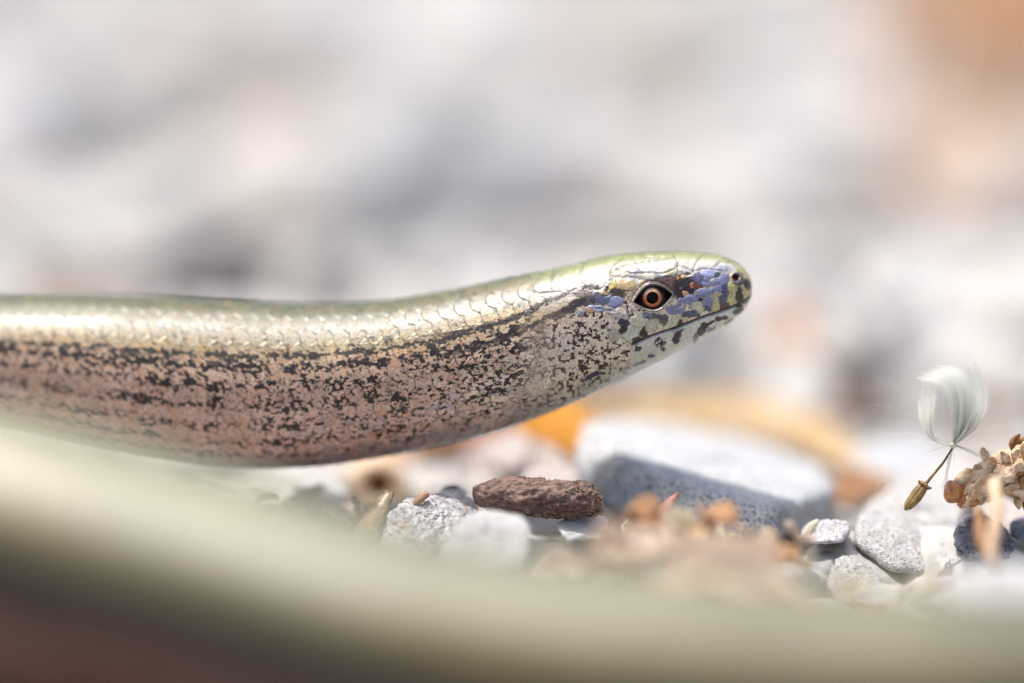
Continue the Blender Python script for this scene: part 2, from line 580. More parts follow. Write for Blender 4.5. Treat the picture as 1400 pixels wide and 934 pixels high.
side = np.cross(Un, tang); side /= np.linalg.norm(side, axis=1)[:, None]
# on the fore body the flank faces the lens along the view axis
depth_side = np.tile(-VIEW, (n, 1))
wl = sstep(L0 + 3, L0 + 25, rows_s)[:, None]
if (side[n // 4] @ -VIEW) < 0: side = -side
side = depth_side * (1 - wl) + side * wl
side /= np.linalg.norm(side, axis=1)[:, None]
th = np.concatenate([np.linspace(0, np.pi, 330, endpoint=False), np.pi + np.linspace(0, np.pi, 90, endpoint=False)])
m_ = len(th)
cs, sn = np.cos(th), np.sin(th)
# head is a little boxy in section
wh = sstep(26, 12, rows_s)[:, None]
ex = 1 - 0.10 * wh
sq = lambda v, e: np.sign(v) * np.abs(v) ** e
X = Cn[:, None, :] + sq(cs, 1.0)[None, :, None] * Un[:, None, :] + (sq(sn[None, :], ex) * Wn[:, None])[:, :, None] * side[:, None, :]
LX = (Tp[:, 0] + Bp[:, 0])[:, None] / 2 + cs[None, :] * (Tp[:, 0] - Bp[:, 0])[:, None] / 2
LY = (Tp[:, 1] + Bp[:, 1])[:, None] / 2 + cs[None, :] * (Tp[:, 1] - Bp[:, 1])[:, None] / 2
SS = np.repeat(rows_s[:, None], m_, 1)
TH = np.where(th > np.pi, 2 * np.pi - th, th)[None, :] + 0 * SS
FAR = (th > np.pi)[None, :] | (SS < -1)
t = (1 - np.cos(TH)) / 2
Rr = np.repeat(((np.linalg.norm(Un, axis=1) + Wn) / 2)[:, None], m_, 1)
v_mm = TH * 7.0 + np.where(FAR, 60, 0)
u_mm = SS
fore = SS < L0 + 2
LX = np.where(fore, LX, -200); LY = np.where(fore, LY, 500)

# --- scales of the body: overlapping rounded plates in alternating rows
def scales(su, rv):
    H = np.full(su.shape, -1.0); E = np.zeros(su.shape); ID = np.zeros(su.shape)
    j0 = np.round(rv)
    for dj in (-1, 0, 1):
        j = j0 + dj; off = 0.5 * np.mod(j, 2)
        i0_ = np.round(su - off)
        for di in (-1, 0, 1):
            ci = i0_ + di + off
            du = su - ci; dv = rv - j
            q = (du / 0.78) ** 2 + (np.abs(dv) / 0.80) ** 2.4
            h = np.where(q < 1, du + 0.8, -1.0)
            better = h > H
            H = np.where(better, h, H); E = np.where(better, q, E)
            ID = np.where(better, _hash(ci * 2, j, 0 * j, 5), ID)
    return H, E, ID


su, rv = u_mm / 1.45, TH / np.pi * 13.0
H, E, SID = scales(su, rv)
H = np.clip(H, 0, 1.6) / 1.6
headw = sstep(705, 800, LX)                       # 1 on the head
neckw = sstep(560, 700, LX) * (1 - headw)
disp = (0.11 * (H - 0.5) + .05 * (SID - .5) * (rv - np.round(rv)) + .06 * (np.mod(SID * 7.3, 1) - .5) * (H - .5)) * (1 - headw)

def C3(*rgb, mul=1.0): return lin(*rgb) * mul
G = 0.92
def grad(tv, stops):
    xs = [s[0] for s in stops]
    cols = np.array([lin(*s[1]) for s in stops]) * G
    return np.stack([np.interp(tv, xs, cols[:, k]) for k in range(3)], -1)

wob = 0.03 * (fbm(u_mm / 3, v_mm / 3, seed=21) - 0.5)
tw = t + wob
body = grad(tw, [(0, (112, 120, 56)), (.05, (130, 134, 74)), (.09, (164, 164, 132)), (.18, (176, 172, 146)), (.27, (172, 158, 120)),
                 (.34, (186, 160, 130)), (.5, (208, 174, 152)), (.7, (216, 178, 158)), (.88, (212, 170, 152)), (.95, (170, 145, 136)), (1, (140, 126, 124))])  # pale upper band: skin tone with the white sheen painted in
neck = grad(tw, [(0, (120, 132, 62)), (.07, (170, 168, 120)), (.14, (215, 208, 190)), (.25, (200, 180, 140)), (.35, (190, 172, 140)),
                 (.5, (224, 200, 178)), (.75, (232, 218, 194)), (.92, (214, 204, 186)), (.97, (176, 172, 166)), (1, (150, 148, 144))])  # pale stops near the top also carry the painted sheen
nw = sstep(520, 760, LX + 60 * (fbm(u_mm / 4, v_mm / 4, seed=8) - .5))[..., None]
col = body * (1 - nw) + neck * nw
# mottling per scale and fine grain
col = col * (0.86 + 0.28 * SID)[..., None]
gr = fbm(u_mm / 0.22 + v_mm * .6, v_mm / 0.16, seed=31, octs=2)
col = col * (0.72 + 0.56 * gr)[..., None]
ochre = sstep(.55, .7, fbm(u_mm / .5, v_mm / .4, seed=77)) * sstep(.62, .3, t) * .5
col = col * (1 - ochre[..., None]) + lin(205, 160, 90) * G * ochre[..., None]
col = col * (1 - .30 * sstep(.72, .98, E) * sstep(.1, .3, t))[..., None]
# speckles: slanting dark flecks in rows
uu = u_mm + 0.35 * v_mm
f1 = fbm(uu / 0.31, v_mm / 0.24, seed=41, octs=3, gain=.6)
f2 = fbm(u_mm / 2.4, v_mm / 0.9, seed=51, octs=2)
rowm = 0.5 + 0.5 * np.cos(2 * np.pi * (rv - 0.5))
L = LX
tl = np.interp(L, [-200, 300, 500, 640, 707, 745, 775, 800], [.36, .325, .315, .31, .29, .26, .215, .20])  # centre of the dark stripe
stripe = np.exp(-((t - tl) / 0.017) ** 2)
stripe2 = np.exp(-((t - tl - .075) / 0.03) ** 2)
zone = np.interp(t, [0, .12, .22, tl.mean(), .42, .55, .75, .9, 1], [0, .0, .05, .2, .40, .28, .20, .16, .1])
zone = zone * (1 + .1 * neckw)
rowamp = np.interp(L, [-200, 250, 520, 700], [.42, .36, .2, .08])
cover = zone + 0.55 * stripe + .16 * stripe2 * (1 - headw) + rowamp * (rowm - .45) * sstep(.33, .38, t) + .28 * (f2 - .5) + .34 * (SID - .5) * sstep(.3, .36, t) + .10 * (np.clip(E, 0, 1) - .4) * (t > .3)
thr = 0.725 - 0.50 * cover
spk = sstep(thr - .012, thr + .025, f1) * (1 - headw)
# dark seams between scales low on the neck
seam = sstep(.80, .97, E) * sstep(.44, .56, fbm(u_mm / 1.3, v_mm / 1.1, seed=61)) * sstep(.28, .4, t) * sstep(380, 560, L) * (1 - .6 * headw)
spk = np.maximum(spk, seam * .95)
pep = sstep(.70, .76, vnoise(uu / 0.17, v_mm / 0.14, seed=43) * .8 + .2 * f2) * sstep(.18, .3, t) * .75 * (1 - headw)
spk = np.maximum(spk, pep)
dk = lin(38, 26, 22) * .8
dkg = lin(48, 46, 22)
dmix = np.clip(stripe * 1.2, 0, 1)[..., None] * .6
dcol = dk * (1 - dmix) + dkg * dmix
col = col * (1 - spk[..., None]) + dcol * spk[..., None]
grey = sstep(.55, .7, fbm(u_mm / .9, v_mm / .5, seed=71)) * sstep(.55, .75, t) * .55 * (1 - spk) * sstep(330, 480, L)
col = col * (1 - grey[..., None]) + lin(150, 150, 165) * G * grey[..., None]
backw = sstep(L0 + 30, L0 + 90, SS)          # the thicker rear of the body: highlight painted on the back, solid dark stripe, brown flank darkened for shade
rear = grad(tw, [(0, (176, 176, 138)), (.1, (206, 205, 180)), (.16, (204, 199, 174)), (.22, (166, 154, 104)), (.30, (150, 132, 76)), (.335, (40, 30, 14)), (.40, (46, 32, 18)), (.45, (128, 88, 62)), (.7, (136, 96, 74)), (1, (100, 74, 60))])
rear = rear * (.45 + 1.1 * fbm(u_mm / 16, v_mm / 5.0, seed=33))[..., None] * np.array([1.0, .96, .90]) ** (3 * fbm(u_mm / 22, v_mm / 9, seed=34)[..., None] - 1)  # broad noise paints uneven highlights over the coil
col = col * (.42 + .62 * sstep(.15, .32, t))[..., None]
rear = rear * (1 - sstep(-25, 35, Cn[:, 0])[:, None, None] * (1 - np.array([1.0, .93, .84])))
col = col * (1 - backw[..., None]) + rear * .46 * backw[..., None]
tan_ = sstep(.52, .66, fbm(u_mm / .7, v_mm / .5, seed=81)) * sstep(.3, .4, t) * .4 * (1 - spk) * (1 - headw) * (1 - backw)
col = col * (1 - tan_[..., None]) + lin(200, 140, 104) * G * tan_[..., None]
rough = 0.34 + 0.10 * sstep(.25, .45, t) + .14 * (SID - .5) + .2 * (gr - .5)
disp = disp + .012 * (gr - .5) * (1 - headw)

# --- the head, painted and carved in side view (mirrored on the far side)
hx = LX + 5.0 * (fbm(LX / 4.5, LY / 4.5, seed=91) - .5); hy = LY + 5.0 * (fbm(LX / 4.5, LY / 4.5, seed=92) - .5)
z2 = lambda a, b_: (830 + a / 5.495, 320 + b_ / 5.495)


def blob(cx, cy, rx, ry, ang=0, soft=.20):
    x0, y0 = z2(cx, cy); a = math.radians(ang)
    dx, dy = hx[:NH] - x0, hy[:NH] - y0
    u = (dx * math.cos(a) + dy * math.sin(a)) / (rx / 5.495); v = (-dx * math.sin(a) + dy * math.cos(a)) / (ry / 5.495)
    r = np.sqrt(np.abs(u) ** 2.5 + np.abs(v) ** 2.5 + 1e-9)
    return sstep(1 + soft, 1 - soft, r), r


NH = int(np.argmin((LX.min(axis=1) > 640)))
hw = sstep(690, 785, LX + 40 * (fbm(LX / 14, LY / 14, seed=95) - .5))
# jaw and cheek: small pale scales with dark gaps; top: olive cream plates
mouth_x = np.array([800, 862, 890, 930, 957, 985, 1008, 1023, 1030]); mouth_y = np.array([492, 471, 459, 445.5, 434.6, 425.5, 416.5, 407, 402])
my = np.interp(LX, mouth_x, mouth_y)
jaw = sstep(0.5, 3, LY - my) * sstep(855, 868, LX)
f1v, f2v, cidv = voronoi(LX / 8.5 + .15 * LY / 8.5, LY / 7.0, seed=3, jit=.8)
edge = f2v - f1v
cheek = grad(t, [(0, (116, 126, 60)), (.05, (150, 152, 100)), (.12, (196, 194, 180)), (.2, (190, 188, 188)), (.32, (180, 162, 134)), (.45, (220, 200, 178)),
                 (.6, (238, 222, 200)), (.8, (236, 222, 198)), (.95, (212, 204, 186)), (1, (140, 142, 134))])  # whitish upper stops: cream plates plus sheen put into the colour
cheek = cheek * (.88 + .24 * cidv)[..., None]
gap = sstep(.16, .04, edge) * sstep(.48, .6, fbm(LX / 12, LY / 12, seed=97)) * sstep(.22, .34, t)
cheek = cheek * (1 - .8 * gap[..., None]) + lin(66, 48, 42) * .8 * gap[..., None]
# freckles of the cheek
fk = sstep(.61, .65, fbm(LX / 3.8, LY / 3.4, seed=98, octs=3) + .06 * sstep(880, 800, LX)) * sstep(.3, .4, t) * (1 - jaw) * sstep(905, 880, LX)
cheek = cheek * (1 - fk[..., None]) + lin(58, 38, 36) * fk[..., None]
# pale jaw with fine streaks
jc = grad(sstep(0, 60, LY - my), [(0, (214, 216, 208)), (.4, (212, 214, 196)), (1, (170, 176, 165))])
jc = jc * (.85 + .3 * fbm((LX + LY * 1.6) / 9, (LY + LX * .35) / 1.6, seed=99))[..., None]
cheek = cheek * (1 - jaw[..., None]) + jc * jaw[..., None]
gz = vnoise(LX / 1.6, LY / 1.6, seed=100)
cheek = cheek * (.86 + .28 * gz)[..., None]
hcol = cheek
g1v, g2v, gid = voronoi(LX / 3.4, LY / 3.0, seed=13, jit=.9)
gz = np.clip(.55 * gz + .45 * gid, 0, 1)
disp = disp + .02 * (gid - .5) * headw
ggap = sstep(.16, .03, g2v - g1v) * sstep(.24, .34, t)
BL, BD, DB, CR, OC, OR, DG, PB, GY = (140, 144, 180), (88, 90, 116), (44, 31, 30), (212, 212, 182), (188, 164, 118), (180, 110, 64), (88, 92, 98), (158, 164, 200), (150, 152, 160)
BLOBS = [  # x, y, rx, ry, angle, colour, relief
    (470, 395, 210, 90, -6, (92, 66, 56), 0), (560, 410, 75, 95, 0, DB, 0), (60, 440, 70, 60, 0, (70, 62, 40), 0),
    (40, 510, 70, 40, 10, BL, .5), (-60, 480, 75, 45, 5, BD, .5), (-30, 440, 45, 20, 0, OC, .5), (-150, 500, 60, 50, 0, (70, 62, 66), 0), (-230, 520, 70, 30, -20, DB, 0),
    (-190, 450, 60, 30, 0, (130, 120, 110), .4), (-210, 590, 24, 26, 0, GY, .5), (-300, 570, 60, 34, -20, DB, 0), (-140, 570, 40, 26, 0, (190, 160, 120), .5),
    (-80, 560, 60, 22, 10, PB, .5), (20, 580, 60, 26, 10, (178, 176, 190), .5), (100, 590, 50, 24, 20, (200, 196, 180), .5), (-370, 620, 60, 22, -20, DB, 0),
    (100, 300, 95, 26, 3, (188, 172, 140), .6), (110, 385, 88, 40, 8, OC, .7), (30, 390, 22, 45, 15, (200, 176, 110), .5), (245, 375, 22, 16, 0, (196, 176, 130), .5),
    (60, 440, 45, 20, 0, (52, 48, 40), 0),
    (200, 300, 60, 40, 15, (150, 148, 150), .5), (300, 320, 60, 26, 0, (190, 182, 165), .5), (400, 315, 60, 20, -8, (128, 128, 140), .5), (455, 290, 60, 28, -5, (170, 162, 140), .5),
    (575, 322, 36, 13, -10, OC, .5), (520, 340, 12, 14, 0, OR, .3), (620, 392, 18, 24, 0, OR, .3), (575, 452, 24, 18, 0, (205, 160, 110), .4), (540, 410, 14, 10, 0, (120, 80, 60), .3),
    (600, 300, 20, 10, 0, (90, 86, 90), 0),
    (672, 330, 58, 42, 10, (104, 102, 132), .7), (760, 300, 70, 36, 0, PB, .5), (840, 270, 46, 26, 0, (170, 172, 190), .5), (735, 345, 22, 20, 0, BL, .5),
    (720, 380, 46, 17, 2, BL, .6), (680, 405, 30, 14, 0, (110, 60, 44), 0), (795, 368, 30, 28, -25, BL, .6), (855, 345, 36, 46, 20, BL, .7), (815, 312, 26, 22, 0, DG, 0),
    (868, 418, 30, 44, 12, BD, .7), (800, 425, 48, 30, -20, BL, .6), (800, 462, 26, 22, 0, (196, 184, 140), .5), (860, 488, 44, 30, -20, BD, .7),
    (712, 446, 62, 30, -12, BL, .7), (690, 495, 22, 14, 0, DB, 0), (590, 478, 18, 16, 0, (190, 180, 176), .4),
    (745, 530, 54, 54, 0, BL, .7), (735, 565, 30, 22, 0, BD, 0), (800, 540, 34, 44, 12, (206, 194, 146), .7), (845, 545, 22, 36, 0, (92, 60, 60), 0),
    (608, 498, 62, 36, -12, BL, .7), (525, 512, 20, 28, 0, BL, .6), (660, 560, 48, 46, 0, CR, .8), (600, 605, 60, 26, -10, BD, .5), (660, 610, 26, 14, 0, BD, 0),
    (500, 572, 66, 38, -6, BL, .7), (540, 552, 18, 16, 0, (190, 180, 180), .4), (560, 640, 24, 16, 0, (204, 196, 150), .4), (530, 668, 22, 20, -10, (70, 52, 46), 0),
    (492, 645, 24, 36, 0, CR, .7), (438, 690, 34, 34, 0, CR, .7), (410, 645, 34, 40, 0, (96, 98, 96), .6), (345, 622, 46, 22, 4, DG, .5), (350, 665, 30, 26, 0, (198, 196, 176), .5), (290, 612, 40, 18, 0, (128, 134, 160), .4),
    (212, 660, 62, 42, 14, (216, 212, 190), .8), (118, 665, 46, 22, 20, (62, 60, 84), 0), (160, 745, 62, 58, 0, (214, 218, 200), .8), (108, 712, 28, 40, 20, (62, 44, 44), 0),
    (262, 735, 24, 40, 15, (58, 40, 40), 0), (316, 695, 40, 46, 0, (206, 202, 180), .8), (215, 792, 34, 22, -20, (70, 48, 44), 0), (40, 760, 40, 50, 0, (190, 182, 164), .6), (80, 610, 70, 30, 10, (214, 206, 196), .7),
    # snout
    (1062, 400, 30, 110, 10, (186, 168, 112), 0), (1010, 300, 60, 40, 40, (176, 164, 110), 0), (1022, 462, 34, 62, 12, (206, 194, 138), .6), (1040, 378, 28, 46, -20, (58, 56, 44), .4),
    (978, 462, 24, 62, 0, (62, 60, 50), .5), (925, 408, 38, 44, 0, (202, 196, 134), .8), (918, 502, 34, 44, 0, (204, 200, 140), .8), (880, 545, 22, 30, 0, (96, 66, 72), 0), (968, 345, 40, 50, 0, (98, 92, 92), .4),
    # lower jaw blotches
    (385, 812, 40, 42, 30, DB, 0), (412, 858, 16, 20, 0, DB, 0), (520, 722, 48, 22, -8, (72, 74, 88), 0), (512, 780, 30, 48, 20, DB, 0), (702, 720, 30, 66, 38, DB, 0), (655, 785, 24, 34, 10, (98, 98, 106), 0),
    (765, 668, 40, 13, -25, DB, 0), (868, 630, 36, 15, -5, DB, 0), (820, 638, 20, 24, 0, DB, 0), (978, 572, 46, 34, -25, (56, 48, 40), 0), (1035, 528, 18, 34, 15, CR, .5), (905, 668, 40, 18, -38, (90, 92, 92), 0),
    (206, 852, 36, 34, 20, DB, 0), (150, 884, 50, 10, -8, DB, 0), (318, 915, 28, 16, -10, (88, 88, 110), 0), (772, 716, 34, 14, -25, (128, 128, 130), 0), (60, 930, 30, 12, -30, DB, 0), (240, 970, 60, 14, -20, (120, 120, 135), 0),
    (-40, 990, 45, 14, -30, DB, 0), (-180, 1010, 30, 26, -30, DB, 0), (-120, 1060, 60, 16, -28, (60, 60, 76), 0), (-260, 1080, 40, 14, -25, DB, 0), (-70, 900, 40, 12, -20, DB, 0),
]
zhead = fore & (LX > 640)
hc = hcol[:NH]; zh = zhead[:NH]; gzh = gz[:NH]; ragged = sstep(.36, .44, fbm(LX[:NH] / 3.5, LY[:NH] / 3.5, seed=111))
tone = .66 + .5 * gzh + .25 * (fbm(LX[:NH] / 5, LY[:NH] / 5, seed=93) - .3)
for (bx_, by_, rx, ry, an, rgb, rel) in BLOBS:
    w_, r_ = blob(bx_, by_, rx, ry, an)
    w_ = w_ * zh
    if by_ > 800 and rgb == DB:      # ragged ink-like blotches
        w_ = w_ * ragged
    cc = lin(*rgb) * G
    hc = hc * (1 - w_[..., None]) + cc * tone[..., None] * w_[..., None]
    if rel:
        hc = hc * (1 - .34 * np.exp(-((r_ - 1.04) / .10) ** 2))[..., None]
        disp[:NH] += .11 * rel * w_ * np.clip(1 - r_ ** 2 * .6, 0, 1)
hc = hc * (1 - .38 * ggap[:NH])[..., None]
hcol[:NH] = hc
col = col * (1 - hw[..., None]) + hcol * hw[..., None]
rough = rough * (1 - hw) + (.26 + .1 * sstep(.3, .5, t)) * hw


def dist_poly(pts):
    dm = np.full(LX.shape, 99.0)
    reg = (LX > 540) & fore
    x, y = LX[reg], LY[reg]; dd = np.full(x.shape, 99.0)
    for (ax, ay), (bx_, by_) in zip(pts[:-1], pts[1:]):
        ux, uy = bx_ - ax, by_ - ay; l2 = ux * ux + uy * uy
        k = np.clip(((x - ax) * ux + (y - ay) * uy) / l2, 0, 1)
        dd = np.minimum(dd, np.hypot(x - ax - k * ux, y - ay - k * uy))
    dm[reg] = dd
    return dm


# the dark chain that runs from the flank stripe up the neck to the eye, and its broken companion below
ch = 0
for pts, wd_, st_ in (([(560, 466), (640, 453), (690, 440), (716, 430), (745, 414), (775, 401), (802, 392), (828, 398)], 4.6, 1.0), ([(600, 487), (660, 474), (715, 452), (760, 428), (790, 417)], 3.6, .8),
                      ([(690, 422), (730, 404), (765, 392)], 2.2, .7)):
    dd = dist_poly(pts)
    ch = np.maximum(ch, st_ * sstep(.9, -.9, dd - wd_ * 2.1 * fbm(LX / 4.5, LY / 3.6, seed=123, octs=3) + .25 * wd_))
ch = (ch * sstep(545, 640, LX) * .95)[..., None]
col = col * (1 - ch) + lin(40, 28, 24) * ch
SUT = [[(744, 369), (734, 384), (722, 397), (737, 402), (765, 400)], [(800, 356), (796, 366), (790, 378), (797, 391), (801, 408), (811, 422), (838, 427)],
       [(853, 353), (839, 362), (833, 374), (834, 388), (829, 398)], [(833, 374), (852, 364), (880, 359), (905, 356), (922, 352)],
       [(840, 368), (860, 376), (885, 374), (905, 376), (920, 369), (928, 358)], [(920, 346), (924, 358), (926, 372), (938, 378)], [(926, 364), (945, 372), (962, 368), (985, 372)],
       [(960, 348), (950, 360), (945, 372)], [(988, 351), (1000, 360), (1010, 372), (1014, 384)], [(975, 366), (984, 358), (996, 360)], [(765, 362), (757, 372), (752, 391)],
       [(868, 346), (880, 352), (905, 352)], [(778, 361), (800, 359), (822, 354)]]
for pl in SUT:
    dd = dist_poly(pl)
    gq = np.exp(-(dd / 1.5) ** 2)
    disp = disp - .075 * gq
    gql = (np.exp(-(dd / 1.0) ** 2) * .45)[..., None]
    col = col * (1 - gql) + lin(120, 112, 96) * .8 * gql
# plates bulge a little between the sutures
mouth = [(862, 471), (890, 459), (930, 445.5), (957, 434.6), (985, 425.5), (1008, 416.5), (1023, 407), (1030, 402)]
dm = dist_poly(mouth)
disp = disp - .26 * np.exp(-(dm / 1.5) ** 2)
lipw = np.exp(-((LY - my - 3.0) / 1.5) ** 2) * sstep(860, 870, LX) * fore
disp = disp + .09 * lipw
mk = (np.exp(-(dm / 1.7) ** 2))[..., None]
col = col * (1 - mk) + lin(60, 34, 28) * mk
lk = (.6 * lipw * (LX < 1005))[..., None]
col = col * (1 - lk) + lin(220, 222, 226) * G * lk  # white highlight along the lower lip, painted into the colour
# eye opening
a = math.radians(-11)
ex_, ey_ = LX - 889.5, LY - 409.0
eu = (ex_ * math.cos(a) + ey_ * math.sin(a)); ev = (-ex_ * math.sin(a) + ey_ * math.cos(a))
ed = np.abs(ev + .5) / np.where(ev < 0, 19.0, 18.0) + ((eu - 1) / 28.0) ** 2
eyez = fore & (ed < 2)
disp = np.where(eyez, disp - .95 * sstep(.90, .62, ed) + .16 * np.exp(-((ed - .98) / .09) ** 2) - .06 * np.exp(-((ed - 1.22) / .09) ** 2), disp)
rim = (np.exp(-((ed - .98) / .085) ** 2) * eyez)[..., None]
col = col * (1 - .85 * rim) + (lin(126, 130, 134) * G) * (.45 + .8 * vnoise(LX / 2.6, LY / 2.6, seed=17))[..., None] * .85 * rim
rin = (sstep(.93, .84, ed) * eyez)[..., None]
col = col * (1 - rin) + lin(30, 20, 16) * rin
lowlid = (sstep(.93, .86, ed) * sstep(.60, .68, ed) * eyez * (ev > 4))[..., None] * (.55 + .4 * vnoise(LX / 2.2, LY / 2.2, seed=7))[..., None]
col = col * (1 - lowlid) + lin(84, 86, 72) * lowlid
rough = np.where(eyez & (ed < 1.1), .18, rough)
# nostril
nd = np.hypot(LX - 1003.2, LY - 380.5)
disp = np.where(fore & (nd < 14), disp - .5 * sstep(4.6, 2.8, nd) + .10 * np.exp(-((nd - 6.4) / 1.4) ** 2), disp)
k1 = (sstep(5.4, 4.2, nd) * fore)[..., None]; col = col * (1 - k1) + lin(58, 36, 28) * k1
k1 = (sstep(3.4, 2.0, np.hypot(LX - 1003.6, LY - 381)) * fore)[..., None]; col = col * (1 - k1) + lin(206, 110, 50) * k1
k1 = (np.exp(-((nd - 6.6) / 1.0) ** 2) * fore)[..., None] * .7; col = col * (1 - k1) + lin(150, 144, 150) * k1
# ear region shine lines etc come from the light; a pale belly edge
col = np.clip(col, .004, .9)
# normals and displacement
dU = np.gradient(X, axis=0); dV = (np.roll(X, -1, 1) - np.roll(X, 1, 1))
N = np.cross(dU, dV); N /= np.linalg.norm(N, axis=2)[:, :, None] + 1e-12
cen = X - Cn[:, None, :]
N *= np.sign(np.sum(N * cen, axis=2))[:, :, None]
disp = disp * sstep(0.0, 0.9, SS)
X = X + N * disp[:, :, None]
idx = np.arange(n * m_).reshape(n, m_)
Fq = np.stack([idx[:-1, :], idx[1:, :], np.roll(idx, -1, 1)[1:, :], np.roll(idx, -1, 1)[:-1, :]], -1).reshape(-1, 4)
# consistent outward winding
f0 = Fq[len(Fq) // 2]; Xf = X.reshape(-1, 3); cf = Cn[f0[0] // m_]
nn = np.cross(Xf[f0[1]] - Xf[f0[0]], Xf[f0[2]] - Xf[f0[0]])
if nn @ (Xf[f0[0]] - cf) < 0: Fq = Fq[:, ::-1]
root_loc = np.array([0.0, 5.0, 0.0])
worm = thing('slow_worm', root_loc, 'bronze slow worm with dark speckled flank raising its head above the gravel', 'slow worm')
body_o = link('body', build_mesh('body', Xf - root_loc, np.ascontiguousarray(Fq), M['skin'], np.concatenate([col.reshape(-1, 3), rough.reshape(-1, 1)], 1)), worm)
body_o['label'] = 'smooth scaled body, olive above and pinkish with dark flecks on the flank'

# eyes
ri = np.argmin(np.abs((Tp[:, 0] + Bp[:, 0]) / 2 - 899))
def skin_point(px, py, near=True):
    msk = (LX[:, :330] - px) ** 2 + (LY[:, :330] - py) ** 2
    msk = np.where(SS[:, :330] < 25, msk, 1e9)
    i, j = np.unravel_index(np.argmin(msk), msk.shape)
    c = Cn[i]; u = Un[i]; s_ = side[i] if near else -side[i]
    e = 1 - 0.10 * float(wh[i, 0]); w2 = Wn[i] * abs(math.sin(th[j])) ** e
    return c + math.cos(th[j]) * u + w2 * s_, s_, u / np.linalg.norm(u)


def dome(r, a0, a1, ax, upv, nr=14, na=72):
    B = np.cross(ax, upv)
    rows = []
    for al in np.linspace(a0, a1, nr):
        ph = np.linspace(0, 2 * np.pi, na, endpoint=False)
        rows.append(r * (math.cos(al) * ax + math.sin(al) * (np.cos(ph)[:, None] * upv + np.sin(ph)[:, None] * B)))
    V = np.vstack(rows); F = []
    for i in range(nr - 1):
        for j in range(na):
            k = (j + 1) % na
            F.append((i * na + j, i * na + k, (i + 1) * na + k, (i + 1) * na + j))
    return V, F


for near in (True, False):
    sp, ax, up_ = skin_point(889, 408.5, near)
    r = 1.55
    cc = sp - ax * (r - 0.02)
    eye = thing('eye', cc, None, None)
    eye.parent = worm; eye.location = Vector((cc - root_loc) * S)
    V, F = dome(r, 0.005, 1.5, ax, up_, 24, 72)
    colr = lin(62, 36, 22)[None] * (.15 + 1.0 * sstep(.35, .75, fbm(V[:, 0] * 5, V[:, 1] * 5, V[:, 2] * 7, seed=3)))[:, None]
    link('eyeball', build_mesh('eyeball', V, F, M['eye'], colr), eye)
    V, F = dome(r + .012, math.asin(.50 / r), math.asin(.755 / r), ax, up_, 12, 96)
    q = V @ up_
    ang = np.arctan2(V @ np.cross(ax, up_), q)
    nz = fbm(ang * 7 / 1.0, np.arccos(np.clip((V @ ax) / (r + .012), -1, 1)) * 14, seed=5)
    topw = sstep(.1, .7, q / .8)  # paler upper iris has the sky's reflection painted in
    ir = lin(212, 92, 42)[None] * (1 - topw[:, None]) + lin(226, 178, 140)[None] * topw[:, None]
    nf = vnoise(ang * 14, np.arccos(np.clip((V @ ax) / (r + .012), -1, 1)) * 60, seed=15)
    ir = ir * (.02 + .5 * nz + 1.25 * nf ** 1.6)[:, None]
    inner = sstep(.58, .52, np.linalg.norm(V - ax * (V @ ax)[:, None], axis=1))[:, None]
    ir = ir * (1 - .7 * inner) + lin(240, 150, 80) * .7 * inner
    link('iris', build_mesh('iris', V, F, M['eye'], ir), eye)
    V, F = dome(r + .014, 0.005, math.asin(.505 / r), ax, up_, 8, 72)
    link('pupil', build_mesh('pupil', V, F, M['pupil'], np.tile(lin(6, 4, 4), (len(V), 1))), eye)

# ------------------------------------------------------------------ stones placed one by one
def rock(name, pts, mat, label, cat='stone', **kw):
    P3 = np.array([W(*p) for p in pts])
    V, F = hull_rock(P3, **kw)
    return solo(name, V, F, mat, label, cat)


rock('rock', [(x_, y_, 302 + (d_ - 304) * .92) for x_, y_, d_ in [(795, 579, 326), (845, 570, 338), (930, 578, 352), (1040, 604, 350), (1134, 643, 334), (1143, 668, 320), (1062, 697, 305),
              (948, 668, 306), (862, 634, 309), (790, 618, 319), (786, 650, 317), (850, 704, 309), (960, 760, 304), (1062, 738, 307), (1136, 712, 320),
              (800, 700, 335), (1100, 700, 345)]],
     M['bluegrey'], 'large angular blue grey rock with a bright flat top, under the snout', 'rock', sub=6, round_=60, amp=0.9, freq=0.36, seed=4, detail=.42)
rock('stone', [(1168, 708, 304), (1185, 690, 318), (1240, 655, 322), (1300, 658, 322), (1318, 690, 314), (1306, 745, 304), (1262, 790, 300), (1215, 782, 300), (1165, 742, 301),
               (1180, 760, 320), (1310, 760, 322)],
     M['granite'], 'white granite stone with a glittering grain, beneath the hanging feathery seed', sub=6, round_=34, amp=0.7, freq=0.4, seed=11)
rock('pebble', [(1086, 728, 301), (1098, 714, 303), (1130, 706, 303), (1160, 710, 302), (1167, 724, 300), (1150, 744, 299), (1112, 747, 299), (1092, 741, 300), (1120, 735, 308), (1155, 735, 307)],
     M['quartz'], 'small glassy grey pebble with a brown end, leaning on the white granite stone', 'pebble', sub=5, round_=8, amp=0.35, freq=0.9, seed=5)
rock('stone', [(1305, 722, 302), (1318, 704, 304), (1345, 700, 304), (1368, 712, 303), (1388, 742, 302), (1380, 765, 300), (1320, 765, 299), (1303, 748, 300), (1340, 740, 312), (1380, 740, 310)],
     M['dark'], 'dark blue grey stone with a crystalline face at the foot of the cream twig', sub=5, round_=28, amp=0.5, freq=0.8, seed=6)
rock('stone', [(1142, 762, 298), (1158, 758, 300), (1185, 772, 300), (1206, 788, 298), (1196, 815, 295), (1150, 830, 294), (1128, 800, 295), (1170, 790, 306)],
     M['granite'], 'small wedge of pale granite in front of the glassy pebble', sub=5, round_=34, amp=0.3, freq=0.9, seed=7)
